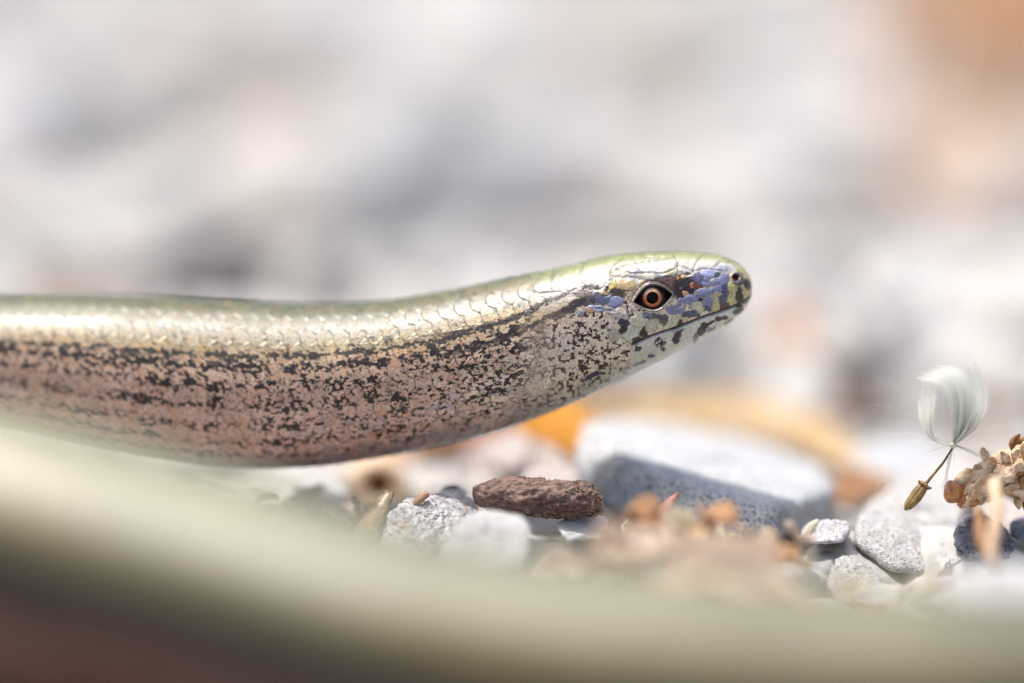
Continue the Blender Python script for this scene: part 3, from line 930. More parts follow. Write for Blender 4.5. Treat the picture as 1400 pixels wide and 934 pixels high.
rock('stone', [(1176, 806, 294), (1200, 793, 296), (1226, 800, 296), (1240, 830, 293), (1225, 860, 290), (1170, 860, 290), (1168, 830, 291), (1205, 830, 303)],
     M['granite'], 'rounded pale stone below the small granite wedge near the right corner', sub=5, round_=24, amp=0.35, freq=0.8, seed=8)
rock('stone', [(1228, 806, 291), (1250, 788, 294), (1300, 782, 294), (1345, 800, 290), (1340, 850, 286), (1250, 860, 284), (1232, 840, 286), (1290, 830, 304)],
     M['limestone'], 'smooth grey stone between the rounded pale stone and the right edge', sub=5, round_=26, amp=0.4, freq=0.6, seed=9)
rock('stone', [(1285, 800, 262), (1320, 772, 266), (1400, 768, 268), (1460, 800, 264), (1450, 880, 256), (1290, 880, 254), (1360, 840, 276)],
     M['limestone'], 'bright white out of focus stone in the lower right corner', sub=5, round_=10, amp=0.3, freq=0.4, seed=10)
rock('stone', [(1150, 640, 344), (1180, 600, 352), (1250, 585, 356), (1310, 610, 354), (1320, 660, 346), (1240, 690, 340), (1160, 680, 340), (1230, 640, 372)],
     M['bluegrey'], 'blurred grey stone lying behind the white granite stone', sub=5, round_=10, amp=0.4, freq=0.4, seed=12)
rock('stone', [(1330, 690, 314), (1370, 672, 318), (1430, 680, 320), (1450, 720, 312), (1400, 745, 308), (1345, 735, 308), (1390, 710, 330)],
     M['pinkgrey'], 'pale rounded stone behind the dark crystalline stone at the right edge', sub=5, round_=10, amp=0.3, freq=0.5, seed=13)
rock('pebble', [(1378, 716, 304), (1390, 706, 306), (1412, 706, 306), (1418, 730, 303), (1396, 742, 302), (1380, 734, 302), (1398, 722, 312)],
     M['dark'], 'small dark slaty pebble at the right edge beside the dark crystalline stone', 'pebble', sub=4, round_=8, amp=0.2, freq=0.8, seed=14)
rock('stone', [(702, 668, 312), (722, 640, 316), (760, 631, 318), (795, 640, 317), (828, 668, 313), (846, 702, 309), (842, 735, 308), (720, 735, 307), (770, 690, 326)],
     M['pinkgrey'], 'smooth pinkish grey stone behind the piece of dark bark', sub=5, round_=22, amp=0.4, freq=0.5, seed=15)
rock('stone', [(516, 745, 297), (528, 705, 298), (552, 688, 300), (598, 672, 302), (628, 668, 303), (648, 682, 303), (657, 694, 302), (648, 715, 299), (600, 750, 297), (560, 775, 295), (516, 775, 295), (590, 720, 312)],
     M['quartz'], 'pale ridged crystalline stone left of the piece of dark bark', sub=6, round_=28, amp=0.7, freq=0.6, seed=16)
rock('pebble', [(598, 678, 306), (608, 664, 307), (624, 661, 307), (640, 672, 306), (636, 690, 305), (604, 690, 305), (620, 680, 312)],
     M['dark'], 'small dark slaty pebble peeping over the pale crystalline stone', 'pebble', sub=4, round_=14, amp=0.12, freq=0.9, seed=17)
rock('stone', [(598, 745, 288), (630, 708, 289), (672, 695, 291), (715, 702, 291), (728, 728, 289), (720, 775, 286), (640, 785, 284), (596, 780, 285), (665, 740, 300)],
     M['limestone'], 'soft looking white stone in front of the piece of dark bark', sub=5, round_=20, amp=0.5, freq=0.6, seed=18)
rock('stone', [(756, 716, 299), (780, 704, 301), (815, 700, 303), (836, 712, 302), (830, 738, 298), (770, 742, 296), (800, 720, 308)],
     M['limestone'], 'small pale flat stone under the broken end of the bark', sub=5, round_=10, amp=0.2, freq=0.6, seed=19)
rock('stone', [(560, 640, 352), (600, 588, 358), (680, 575, 362), (735, 590, 358), (745, 640, 350), (650, 680, 344), (570, 670, 346), (650, 620, 378)],
     M['pinkgrey'], 'blurred lavender grey stone below the throat of the slow worm', sub=5, round_=9, amp=0.4, freq=0.4, seed=20)
rock('stone', [(345, 660, 335), (385, 628, 342), (450, 622, 345), (470, 650, 340), (455, 700, 330), (360, 700, 330), (410, 660, 358)],
     M['pinkgrey'], 'blurred pale violet stone directly under the belly of the slow worm', sub=5, round_=9, amp=0.4, freq=0.4, seed=21)
rock('stone', [(395, 672, 316), (420, 655, 320), (460, 652, 322), (480, 672, 318), (470, 705, 312), (400, 705, 312), (440, 680, 330)],
     M['limestone'], 'pale blurred pebble beside the small tan twig under the belly', sub=5, round_=9, amp=0.3, freq=0.5, seed=22)
rock('stone', [(690, 590, 330), (712, 577, 334), (735, 590, 332), (730, 635, 326), (690, 650, 325), (660, 625, 328), (700, 610, 345)],
     M['pinkgrey'], 'blurred whitish stone between the yellow leaf and the throat', sub=5, round_=9, amp=0.3, freq=0.5, seed=23)

# stones far behind, each a soft patch in the blur
def back_rock(px, py_top, py_base, wpx, mat, label, seed, depth_ratio=.8, up=1.0, nm='boulder'):
    gnd = ground_at(px, py_base)
    d = float((gnd - CAM) @ VIEW)
    k = K * d / D
    Wd = wpx * k / 2; Hh = (py_base - py_top) * k * .85
    V, F = random_rock(seed, 5, 1.0, 34, 7.0, 0.06)
    Yd = max(Wd * 1.7, Hh * 2.3)
    V = V * np.array([Wd * 1.15, Yd, Hh * 2.0])
    V = V + np.array([gnd[0], gnd[1] + Yd * .86, -Hh])
    return solo(nm, V, F, mat, label, 'rock')


back_rock(140, 75, 345, 400, M['limestone'], 'biggest white rock blurred in the upper left of the background', 101)
back_rock(665, 175, 360, 380, M['limestone'], 'wide white rock blurred behind the neck, above the raised body', 104)
back_rock(1060, 110, 345, 340, M['limestone'], 'pale bluish rock blurred above and behind the snout', 107)
back_rock(1345, 355, 500, 330, M['limestone'], 'low white rock blurred above the feathery seed at the right edge', 108)
back_rock(455, 20, 190, 260, M['limestone'], 'pale rock blurred near the top, left of the middle', 110)
back_rock(800, -10, 170, 330, M['limestone'], 'greyish rock blurred near the top edge right of the middle', 112)
back_rock(60, 300, 410, 180, M['limestone'], 'small white rock blurred just above the back at the left edge', 115)
back_rock(1000, 330, 470, 240, M['bluegrey'], 'grey rock blurred directly in front of the snout', 118)
for (px, pt, pb, wpx, sd, lb) in [(285, 322, 480, 170, 121, 'dark slate stone standing in for a shaded gap, blurred just above the back, left of the middle'), (1205, 478, 575, 120, 122, 'dark slate stone standing in for a shaded gap, blurred left of the feathery seed'),
                                  (1085, 395, 520, 80, 123, 'dark slate stone blurred just right of the snout'), (440, 352, 480, 90, 124, 'smaller dark slate stone standing in for a shaded gap, blurred right above the middle of the back')]:
    g0 = ground_at(px, pb); k_ = K * float((g0 - CAM) @ VIEW) / D  # the dark ones are added for shaded gaps between far rocks
    V, F = random_rock(sd, 4, 1.0, 14, 14.0, .06)
    hh_ = (pb - pt) * k_ * .52
    solo('stone', V * np.array([wpx * k_ / 2, 8.0, hh_]) + g0 + np.array([0, 0, hh_ * .9]), F, M['filler'] if sd != 123 else M['debris'], lb if sd != 123 else 'small brown stone blurred just right of the snout', 'stone')
back_rock(1120, 440, 560, 200, M['pinkgrey'], 'mauve grey stone blurred between the snout and the feathery seed', 119)

REFS = [(500, 720, 'the straw blade'), (585, 710, 'the pale crystalline stone'), (738, 682, 'the dark bark'), (660, 740, 'the soft white stone'), (860, 700, 'the left face of the large rock'),
        (1000, 740, 'the front corner of the large rock'), (1125, 728, 'the glassy grey pebble'), (1240, 720, 'the white granite stone'), (1345, 730, 'the dark crystalline stone'),
        (410, 670, 'the tan twig under the belly'), (1170, 780, 'the small granite wedge'), (1350, 810, 'the bright blurred stone in the right corner'), (515, 655, 'the hollow stem'), (1300, 610, 'the feathery seed')]
_used = {}
ORD = ['nearest', 'second', 'third', 'fourth', 'fifth', 'sixth', 'seventh', 'eighth', 'ninth', 'tenth', 'eleventh', 'twelfth', 'thirteenth', 'fourteenth', 'fifteenth', 'sixteenth', 'seventeenth', 'eighteenth', 'nineteenth', 'twentieth']


def place_label(px, py, base):
    rx, ry, nm = min(REFS, key=lambda r: math.hypot(px - r[0], py - r[1]))
    dx, dy = px - rx, py - ry
    if abs(dx) > abs(dy): rel = 'right of' if dx > 0 else 'left of'
    else: rel = 'in front of' if dy > 0 else 'behind'
    k = _used.setdefault((base, rel, nm), []); k.append(1)
    return ORD[min(len(k) - 1, 19)] + ' ' + base + ' ' + rel + ' ' + nm


# ------------------------------------------------------------------ loose gravel, one object a stone
protos = []
for k in range(9):
    V, F = random_rock(300 + k, 4 if k < 5 else 3, flat=rng.uniform(.55, .8), nplanes=10 + k % 4, round_=22 + 2 * k, rough=.09)
    protos.append(build_mesh('gravel_stone', V, F, M['gravel']))


def top_limit(px, d):
    """how high (photo row) loose stones may reach without hiding what the photograph shows"""
    if d < 275: return 800
    if d < 300: return np.interp(px, [0, 480, 560, 1100, 1400], [640, 700, 745, 775, 790])
    if d < 332: return np.interp(px, [0, 480, 560, 780, 1150, 1400], [655, 690, 705, 735, 735, 740])
    if d < 372: return np.interp(px, [0, 700, 1160, 1400], [600, 640, 640, 620])
    return -500


cells = []
y = -120.0
while y < 1000:
    step = 7.5 if y < 60 else (12 if y < 170 else 24)
    half = (y + 300) * 0.14 * 1.25 + 12
    x = -half - (60 if y > 30 else 20)
    while x < half + 20:
        cells.append((x + rng.uniform(-.42, .42) * step, y + rng.uniform(-.42, .42) * step, step))
        x += step
    y += step
loose = []
for (x, y, step) in cells:
    if y < -70 and abs(x) > 70: continue
    if y > 520 and rng.random() < np.interp(y, [520, 800], [.25, .85]): continue
    if y > 250 and x > .115 * (y + 300) and rng.random() < .5: continue
    s_ = step * rng.uniform(.42, .74) * (1 if rng.random() > .12 else 1.25)
    z = gh(x, y)
    c3 = np.array([x, y, z]); r = c3 - CAM; d = r @ VIEW
    zt = z + s_ * .95
    q = np.array([x, y, zt]) - CAM; dq = q @ VIEW
    px = 700 + (q @ RIGHT) / (K * dq / D); py = 467 - (q @ UPV) / (K * dq / D)
    lim = top_limit(px, d)
    if py < lim:
        if lim - py > 90 and d < 372: continue
        drop = (lim - py) * K * d / D
        if drop > s_ * 1.3: continue
        z -= drop
    loose.append((d, x, y, z, s_, px, py))
def apparent(l): return l[4] / l[0] * (1.0 if -60 < l[5] < 1460 and -60 < l[6] < 960 else .05)
loose.sort(key=apparent, reverse=True)
print('loose stones', len(loose))
rest = []
for i, (d, x, y, z, s_, px, py) in enumerate(loose):
    rot = Euler((rng.uniform(-.3, .3), rng.uniform(-.3, .3), rng.uniform(0, 6.28)))
    me = protos[rng.integers(0, 9)]
    sc_ = np.array([1, rng.uniform(.8, 1.1), rng.uniform(.8, 1.1)]) * s_
    if i < 290:
        o = bpy.data.objects.new('gravel_stone', me)
        C.objects.link(o)
        o.location = Vector((x * S, y * S, (z + s_ * .25) * S)); o.rotation_euler = rot; o.scale = Vector(sc_)
        if d < 345:
            tag(o, place_label(px, py, 'small gravel stone') if -20 < px < 1420 and 560 < py < 900 else 'small angular gravel stone hidden under or beside the slow worm', 'stone', 'gravel stones around the slow worm')
        elif d < 480:
            tag(o, 'blurred gravel stone on the ground a little way behind the slow worm', 'stone', 'gravel stones just behind the slow worm')
        else:
            tag(o, 'heavily blurred pale gravel stone far behind the slow worm', 'stone', 'gravel stones far in the background')
    else:
        rest.append((x, y, z + s_ * .25, rot, sc_, rng.integers(0, 4)))
lowp = [random_rock(400 + k, 2, .7, 10, 10, .05) for k in range(4)]
parts = []
for (x, y, z, rot, sc_, k) in rest:
    V, F = lowp[k]
    parts.append((V * sc_ @ np.array(rot.to_matrix()).T + np.array([x, y, z]), F))
# grit: fine crumbs between the stones of the near ground
for k in range(2600):
    x, y = rng.uniform(-75, 95), rng.uniform(-60, 110)
    s_ = rng.uniform(.5, 1.5); V, F = lowp[k % 4]
    z = gh(x, y)
    parts.append((V * s_ + np.array([x, y, z + .2 * s_]), F))
offs = np.cumsum([0] + [len(p[0]) for p in parts[:-1]])
V = np.vstack([p[0] for p in parts]); F = np.vstack([p[1] + o_ for p, o_ in zip(parts, offs)])
o = link('gravel', build_mesh('gravel', V, F, M['gravel']))
tag(o, 'fine pale grit filling the ground between the stones', 'gravel', kind='stuff')

# ------------------------------------------------------------------ yellow leaf lying behind the rock
def leaf(name, ctrl, width, mat, label, thick=.35, curl=.5, seed=0, vein=True, cat='leaf'):
    """ctrl: list of (px, py, d) along the midrib; width in mm; curl lifts the edges"""
    Pm = np.array([W(*p) for p in ctrl]); n_ = 40
    mid = catmull(Pm, np.linspace(0, len(Pm) - 1, n_))
    T_ = np.gradient(mid, axis=0); T_ /= np.linalg.norm(T_, axis=1)[:, None]
    sd = np.cross(T_, np.array([0, -.35, 1.0])); sd /= np.linalg.norm(sd, axis=1)[:, None]
    up_ = np.cross(sd, T_)
    q = np.linspace(-1, 1, 17)
    u = np.linspace(0, 1, n_)
    wd = width * np.clip(np.sin(np.pi * np.clip(u * .94 + .03, 0, 1)), 0, 1) ** .6
    G_ = mid[:, None, :] + q[None, :, None] * wd[:, None, None] * sd[:, None, :] / 2 + (curl * width * (q ** 2)[None, :] * (.6 + .4 * np.sin(u * 9 + seed))[:, None])[:, :, None] * up_[:, None, :] * .5
    nz = fbm(G_[..., 0] / 3, G_[..., 1] / 3, G_[..., 2] / 3, seed=seed + 40) - .5
    G_ = G_ + (nz * 1.2)[..., None] * up_[:, None, :]
    V, F = sheet(G_, thick)
    o = solo(name, V, F, mat, label, cat)
    if vein:
        V, F = tube(mid - up_ * .15, np.interp(u, [0, 1], [.45, .15]), 6)
        v_ = link('vein', build_mesh('vein', V - np.array(o.location) / S, F, mat), o)
    return o


leaf('leaf', [(770, 575, 350), (850, 560, 356), (950, 566, 360), (1050, 584, 358), (1120, 608, 352), (1165, 640, 346)], 6.5, M['leaf_yellow'],
     'curved yellow dry leaf lying blurred behind the large blue grey rock', thick=.4, curl=.35, seed=2)
leaf('leaf', [(640, 600, 346), (720, 578, 338), (765, 590, 332), (790, 640, 328)], 7.0, M['leaf_amber'],
     'amber folded leaf glowing between the throat and the large rock', thick=.4, curl=.7, seed=5)
leaf('leaf', [(440, 655, 352), (490, 632, 350), (560, 615, 352), (640, 608, 356)], 9.0, M['leaf_brown'],
     'orange brown leaf blurred under the belly behind the hollow stem', thick=.4, curl=.6, seed=8)
leaf('leaf', [(1150, 560, 372), (1220, 575, 378), (1300, 610, 376), (1360, 660, 366)], 13, M['leaf_pink'],
     'pinkish brown leaf blurred behind the feathery seed', thick=.4, curl=.5, seed=9)
leaf('leaf', [(1150, 690, 332), (1175, 672, 336), (1215, 668, 334)], 4.5, M['leaf_brown'],
     'small rusty leaf scrap between the large rock and the white granite stone', thick=.3, curl=.6, seed=10)
def ground_leaf(px, py, lift, span, wd, mat, label, seed):
    g0 = ground_at(px, py); d0 = float((g0 - CAM) @ VIEW); k = K * d0 / D; u = lift / k
    leaf('leaf', [(px - span, py - u * .3, d0 - 2), (px, py - u, d0 + 4), (px + span, py - u * .5, d0 + 2)], wd, mat, label, thick=.5, curl=.7, seed=seed)


for k, (px, py, lift, span, wd, mt, lb) in enumerate([
        (1085, 470, 5, 45, 9, 'leaf_brown', 'rusty leaf blurred on the gravel just right of the snout'),
        (1340, 345, 9, 60, 20, 'leaf_pink', 'lowest of the brown leaves blurred at the upper right edge'),
        (1300, 280, 10, 60, 22, 'leaf_pink', 'brown leaf blurred at the upper right, above the lowest one'),
        (1370, 235, 12, 60, 26, 'leaf_brown', 'brown leaf blurred at the right edge, halfway up the leaf patch'),
        (1310, 180, 12, 70, 28, 'leaf_pink', 'brown leaf blurred left in the leaf patch at the upper right'),
        (1390, 140, 14, 70, 34, 'leaf_brown', 'brown leaf blurred at the right edge, second from the top'),
        (1290, 90, 14, 70, 36, 'leaf_brown', 'brown leaf blurred near the top, left in the leaf patch'),
        (1380, 60, 14, 80, 40, 'leaf_brown', 'topmost brown leaf blurred in the upper right corner'),
        (1240, 45, 10, 60, 30, 'leaf_pink', 'tan leaf blurred at the top edge right of the middle'),
        (410, 250, 6, 40, 16, 'leaf_pink', 'pinkish leaf blurred right of the biggest white rock'),
        (780, 120, 6, 60, 22, 'leaf_pink', 'beige leaf blurred near the top in the middle')]):
    ground_leaf(px, py, lift, span, wd, M[mt], lb, 70 + k)

# grassy weeds beyond the gravel
parts = []
for k in range(2200):
    x = rng.normal(-10, 70) if k % 3 else rng.normal(190, 50); y = rng.uniform(900, 1250)
    h_ = rng.uniform(14, 34); a_ = rng.uniform(0, 6.28); l_ = rng.uniform(2, 12)
    b0 = np.array([x, y, gh(x, y)]); w_ = np.array([math.cos(a_ + 1.5), math.sin(a_ + 1.5), 0]) * .9
    m1 = b0 + np.array([math.cos(a_) * l_ * .3, math.sin(a_) * l_ * .3, h_ * .6]); tp = b0 + np.array([math.cos(a_) * l_, math.sin(a_) * l_, h_])
    parts.append((np.array([b0 - w_, b0 + w_, m1 + w_ * .7, m1 - w_ * .7, tp]), np.array([[0, 1, 2], [0, 2, 3], [3, 2, 4]])))
offs = np.arange(len(parts)) * 5
o = link('grass', build_mesh('grass', np.vstack([p[0] for p in parts]), np.vstack([p[1] + k for p, k in zip(parts, offs)]), M['moss']))
tag(o, 'blurred green and straw coloured weeds at the top of the picture', 'grass', kind='stuff')

# ------------------------------------------------------------------ litter in front of and under the animal
def sliver(name, pts, rads, mat, label, cat, sides=8, ell=None, seed=0, amp=.12):
    Pm = catmull(np.array([W(*p) for p in pts]), np.linspace(0, len(pts) - 1, 26))
    rr = np.interp(np.linspace(0, 1, 26), np.linspace(0, 1, len(rads)), rads)
    V, F = tube(Pm, rr, sides, True, ell)
    cenr = np.repeat(Pm, sides, 0); n_ = fbm(V[:, 0] * 1.5, V[:, 1] * 1.5, V[:, 2] * 1.5, seed, 3) - .5
    V = cenr + (V - cenr) * (1 + amp * 4 * n_)[:, None]
    return solo(name, V, F, mat, label, cat)


# piece of bark: rounded dark body and a broken fibrous end
path = catmull(np.array([W(*p) for p in [(649, 688, 301), (664, 680, 301), (700, 677, 300.5), (745, 681, 300), (790, 682, 300), (822, 688, 300)]]), np.linspace(0, 5, 120))
rr = np.interp(np.linspace(0, 1, 120), [0, .04, .12, .25, .5, .8, .93, 1], [.15, .6, 1.1, 1.45, 1.6, 1.65, 1.3, .7])
V, F = tube(path, rr, 72, True, .9)
cenr = np.repeat(path, 72, 0)
xx = V[:, 0]; ww = sstep(0.2, 2.5, xx)
n1_ = fbm(V[:, 0] * .7, V[:, 1] * 1.8, V[:, 2] * 1.8, 5, 5, .6) - .5
n2_ = fbm(V[:, 0] * 2.4, V[:, 1] * 3, V[:, 2] * 3, 6, 4, .7) - .5
V = cenr + (V - cenr) * (1 + .62 * n1_ + (.14 + .50 * ww) * n2_)[:, None]
bark = thing('bark_piece', [path[:, 0].mean(), path[:, 1].mean(), V[:, 2].min()], 'dark reddish brown piece of bark with a broken end, lying on pale stones', 'bark')
bl = np.array(bark.location) / S
link('bark', build_mesh('bark', V - bl, F, M['bark']), bark)
parts = []
for k in range(260):
    u = 1 - .55 * rng.random() ** 1.6; i = int(u * 119); a_ = rng.uniform(-.9, 2.4)
    base = path[i] + rr[i] * .92 * (math.cos(a_) * np.array([0, -1.0, 0]) + math.sin(a_) * np.array([0, 0, -1.0]))
    dr = np.array([rng.normal(.6, .5), rng.normal(-.4, .4), rng.normal(.0, .5)]); dr /= np.linalg.norm(dr)
    l_ = rng.uniform(.2, .5)
    parts.append(tube([base - dr * .15, base + dr * l_ * .5, base + dr * l_ + np.array([0, 0, -.08])], [.07, .05, .02], 5))
V, F = merge(parts)
link('broken_fibre', build_mesh('broken_fibre', V - bl, F, M['fibre']), bark)

sliver('straw_blade', [(478, 770, 293), (495, 738, 296), (515, 702, 299), (533, 672, 300.5)], [1.2, 1.15, .9, .45], M['straw'], 'upright translucent straw blade left of the pale crystalline stone', 'straw', ell=.35)
sliver('wood_chip', [(556, 698, 300), (572, 685, 300), (584, 675, 300.5)], [.22, .34, .30], M['debris'], 'tiny brown wood chip resting on the pale crystalline stone', 'wood chip', amp=.25)
sliver('twig', [(372, 712, 306), (395, 695, 309), (420, 680, 312), (440, 668, 315)], [.3, .65, .7, .35], M['leaf_pink'], 'small pale tan twig under the belly of the slow worm', 'twig')
sliver('twig', [(425, 690, 308), (450, 702, 306), (478, 716, 304)], [.3, .55, .3], M['leaf_pink'], 'thin pinkish twig lying left of the straw blade', 'twig')
sliver('twig', [(1020, 770, 268), (1080, 800, 262), (1150, 850, 254), (1200, 890, 250)], [.7, .9, .9, .7], M['leaf_pink'], 'pale pink blurred twig slanting down at the lower right', 'twig')

# hollow stem seen end on
Pm = [W(517, 664, 326), W(516, 655, 334), W(514, 640, 346)]
pth = catmull(np.array(Pm), np.linspace(0, 2, 12)); ro, ri_ = 2.35, 1.05
Vo, Fo = tube(pth, np.interp(np.linspace(0, 1, 12), [0, .1, 1], [2.0, 2.5, 2.4]), 28, False)
Vi, Fi = tube(pth, np.full(12, 1.25), 28, False)
F = Fo + [tuple(np.array(f)[::-1] + len(Vo)) for f in Fi]
for j in range(28):
    k = (j + 1) % 28
    F.append((k, j, len(Vo) + j, len(Vo) + k)); a_ = 11 * 28
    F.append((a_ + j, a_ + k, len(Vo) + a_ + k, len(Vo) + a_ + j))
st = thing('hollow_stem', pth[0] - np.array([0, 0, 2.5]), 'cream hollow stem with a dark round opening under the belly of the slow worm', 'stem')
sl_ = np.array(st.location) / S
link('stem_wall', build_mesh('stem_wall', np.vstack([Vo, Vi]) - sl_, F, M['shell']), st)
V, F = tube(pth[1:5], np.full(4, 1.2), 24, True)
link('pith', build_mesh('pith', V - sl_, F, M['shell_in']), st)

# reddish pointed bud scale with its fuzz
bs = thing('bud_scale', W(915, 715, 297), 'reddish pointed bud scale with pale fuzz in front of the large rock', 'bud scale')
bo = np.array(bs.location) / S
Pm = catmull(np.array([W(*p) for p in [(900, 722, 296.5), (906, 702, 297), (915, 688, 297.3), (928, 672, 297.6)]]), np.linspace(0, 3, 24))
V, F = tube(Pm, np.interp(np.linspace(0, 1, 24), [0, .3, .7, 1], [.7, .8, .45, .04]), 10, True, .4)
link('scale', build_mesh('scale', V - bo, F, M['red_tip']), bs)
parts = []
for k in range(220):
    b0 = W(rng.normal(928, 9), rng.normal(716, 6), rng.uniform(288, 293)); a_ = rng.uniform(.2, 2.9)
    dr = np.array([math.cos(a_), rng.normal(0, .3), math.sin(a_)]); l_ = rng.uniform(.5, 1.5)
    q = np.array([rng.normal(0, .3), 0, rng.normal(0, .2)])
    parts.append(tube(catmull(np.array([b0, b0 + dr * l_ * .5 + q, b0 + dr * l_]), np.linspace(0, 2, 6)), [.03, .03, .03, .025, .02, .015], 4))
V, F = merge(parts); o = link('fuzz', build_mesh('fuzz', V - bo, F, M['fluff']), bs); o['kind'] = 'stuff'

# crumpled dry leaves in front of the rock, out of focus
crumb = [((858, 742, 288), (878, 704, 287), (890, 720, 286), 2.6, 'leaf_brown', 'orange brown leaf scrap standing before the left face of the large rock'),
         ((972, 738, 288), (985, 708, 287), (1000, 722, 286), 2.4, 'leaf_brown', 'orange leaf tip before the front edge of the large rock'),
         ((800, 790, 276), (860, 752, 274), (930, 765, 272), 4.5, 'leaf_pink', 'beige crumpled leaf below the orange brown scrap'),
         ((930, 790, 278), (1000, 762, 277), (1060, 780, 275), 4.5, 'leaf_pink', 'beige crumpled leaf in front of the large rock corner'),
         ((1040, 778, 286), (1070, 757, 285), (1092, 770, 284), 1.8, 'leaf_brown', 'small tan leaf scrap below the corner of the large rock'),
         ((880, 815, 262), (960, 795, 262), (1060, 815, 260), 6, 'leaf_pink', 'dull brown leaf blurred at the foot of the litter heap'),
         ((735, 790, 276), (765, 775, 277), (800, 780, 276), 3, 'leaf_pink', 'pale leaf scrap blurred in front of the soft white stone')]

for k, (a_, b_, c_, wd, mt, lb) in enumerate(crumb):
    leaf('leaf', [a_, b_, c_], wd, M[mt], lb, thick=.3, curl=.8, seed=60 + k, vein=False)

def flake(px, py, d, size, mt, seed):
    r = np.random.default_rng(seed)
    c0 = W(px, py, d); a1 = r.normal(size=3); a1 /= np.linalg.norm(a1); a2 = np.cross(a1, r.normal(size=3)); a2 /= np.linalg.norm(a2); a3 = np.cross(a1, a2)
    q = np.linspace(-1, 1, 9); U_, V_ = np.meshgrid(q, q, indexing='ij')
    w_ = np.sqrt(np.clip(1 - U_ ** 2 * .96, 0, 1)) * (.75 + .25 * np.sin(5 * U_ + seed))
    G_ = c0 + size * (U_[..., None] * a1 + .42 * (V_ * w_)[..., None] * a2 + (.25 * U_ ** 2 + .22 * V_ ** 2 + .06 * r.normal(size=U_.shape))[..., None] * a3)
    V, F = sheet(G_, .12)
    return solo('dry_flake', V, F, M[mt], place_label(px, py, 'curled tan dry flake'), 'dry flake', 'dry flakes of the litter heap')


for k in range(46):
    px = rng.uniform(830, 1110); d = rng.uniform(272, 303)
    flake(px, rng.uniform(712, 768) + .5 * abs(px - 940) * .15, d, rng.uniform(.7, 1.9), ['leaf_brown', 'leaf_pink', 'leaf_pink', 'fluff', 'leaf_yellow'][k % 5], 500 + k)
for k in range(16):
    px, py = rng.uniform(1140, 1400), rng.uniform(770, 830)
    o = flake(px, py, rng.uniform(268, 292), rng.uniform(.6, 1.4), ['leaf_brown', 'leaf_pink', 'fluff'][k % 3], 600 + k)
    tag(o, None, None, 'dry flakes in the lower right corner')
for k in range(14):
    px, py = rng.uniform(360, 520), rng.uniform(680, 715)
    o = flake(px, py, rng.uniform(303, 320), rng.uniform(.6, 1.6), ['leaf_brown', 'leaf_pink', 'fluff'][k % 3], 700 + k)
    tag(o, None, None, 'dry flakes under the belly')

# ------------------------------------------------------------------ the cream twig with its knobbly scales, right edge
tw_ = thing('twig', W(1350, 690, 303), 'knobbly cream twig with overlapping scales jutting in from the right edge', 'twig')
to = np.array(tw_.location) / S
ax_pts = np.array([W(*p) for p in [(1308, 672, 302), (1340, 662, 302.5), (1375, 645, 303.5), (1410, 628, 304), (1460, 605, 305), (1520, 585, 306)]])
axp = catmull(ax_pts, np.linspace(0, 5, 60))
V, F = tube(axp, np.interp(np.linspace(0, 1, 60), [0, .12, .5, 1], [.9, 1.35, 1.6, 1.7]), 24, True)
n_ = fbm(V[:, 0] * .8, V[:, 1] * .8, V[:, 2] * .8, 3, 4) - .5
V = V + (V - np.repeat(axp, 24, 0)) * (n_ * .7)[:, None]
link('stalk', build_mesh('stalk', V - to, F, M['twig_cream']), tw_)


def lump(c, dirv, length, w, th_, mat, name, seed, up_=(0, 0, 1)):
    Dv, F = ico(4)
    dirv = np.array(dirv, float); dirv /= np.linalg.norm(dirv)
    s1 = np.cross(dirv, up_); s1 /= np.linalg.norm(s1); s2 = np.cross(s1, dirv)
    u = Dv[:, 0]
    taper = 1 - .45 * np.clip(-u, 0, 1) - .25 * np.clip(u, 0, 1)
    V = (u * length / 2)[:, None] * dirv + (Dv[:, 1] * w / 2 * taper)[:, None] * s1 + (Dv[:, 2] * th_ / 2 * taper)[:, None] * s2
    V += ((u ** 2) * -.12 * length)[:, None] * s2
    n_ = fbm(V[:, 0] * 1.3 + seed, V[:, 1] * 1.3, V[:, 2] * 1.3, seed, 5, .65) - .5
    V = V * (1 + .8 * n_)[:, None] + np.array(c)
    return link(name, build_mesh(name, V - to, F, mat), tw_)


adir = axp[35] - axp[5]; adir /= np.linalg.norm(adir)
LUMPS = [(1345, 648, 301, 4.0, 2.2, 1.8, 'twig_cream', 'scale'), (1332, 672, 300.6, 3.4, 2.0, 1.8, 'twig_cream', 'scale'), (1350, 662, 300, 3.6, 2.0, 1.7, 'twig_cream', 'scale'), (1372, 650, 300, 3.6, 2.1, 1.8, 'twig_cream', 'scale'),
         (1375, 632, 301, 3.4, 2.0, 1.6, 'twig_cream', 'scale'), (1395, 640, 300.3, 3.0, 1.8, 1.5, 'twig_cream', 'scale'), (1398, 620, 301.5, 3.6, 2.0, 1.7, 'twig_cream', 'scale'),
         (1366, 668, 300.4, 2.6, 1.5, 1.3, 'twig_cream', 'scale'), (1388, 662, 300.4, 2.4, 1.5, 1.2, 'twig_cream', 'scale'), (1420, 632, 300.5, 3.2, 2, 1.7, 'twig_cream', 'scale'), (1425, 610, 302, 3.4, 2, 1.7, 'twig_cream', 'scale'),
         (1322, 655, 301.4, 3.0, 1.8, 1.7, 'twig_cream', 'scale'), (1360, 640, 303, 3, 2, 1.8, 'twig_cream', 'scale'),
         (1306, 672, 301, 2.3, 2.1, 2.0, 'bud', 'bud'), (1327, 680, 300.6, 2.6, 1.8, 1.7, 'bud', 'bud')]
for k, (px, py, d, l_, w_, h_, mt, nm) in enumerate(LUMPS):
    lump(W(px, py, d), adir + rng.normal(0, .12, 3), l_, w_, h_, M[mt], nm, 20 + k)
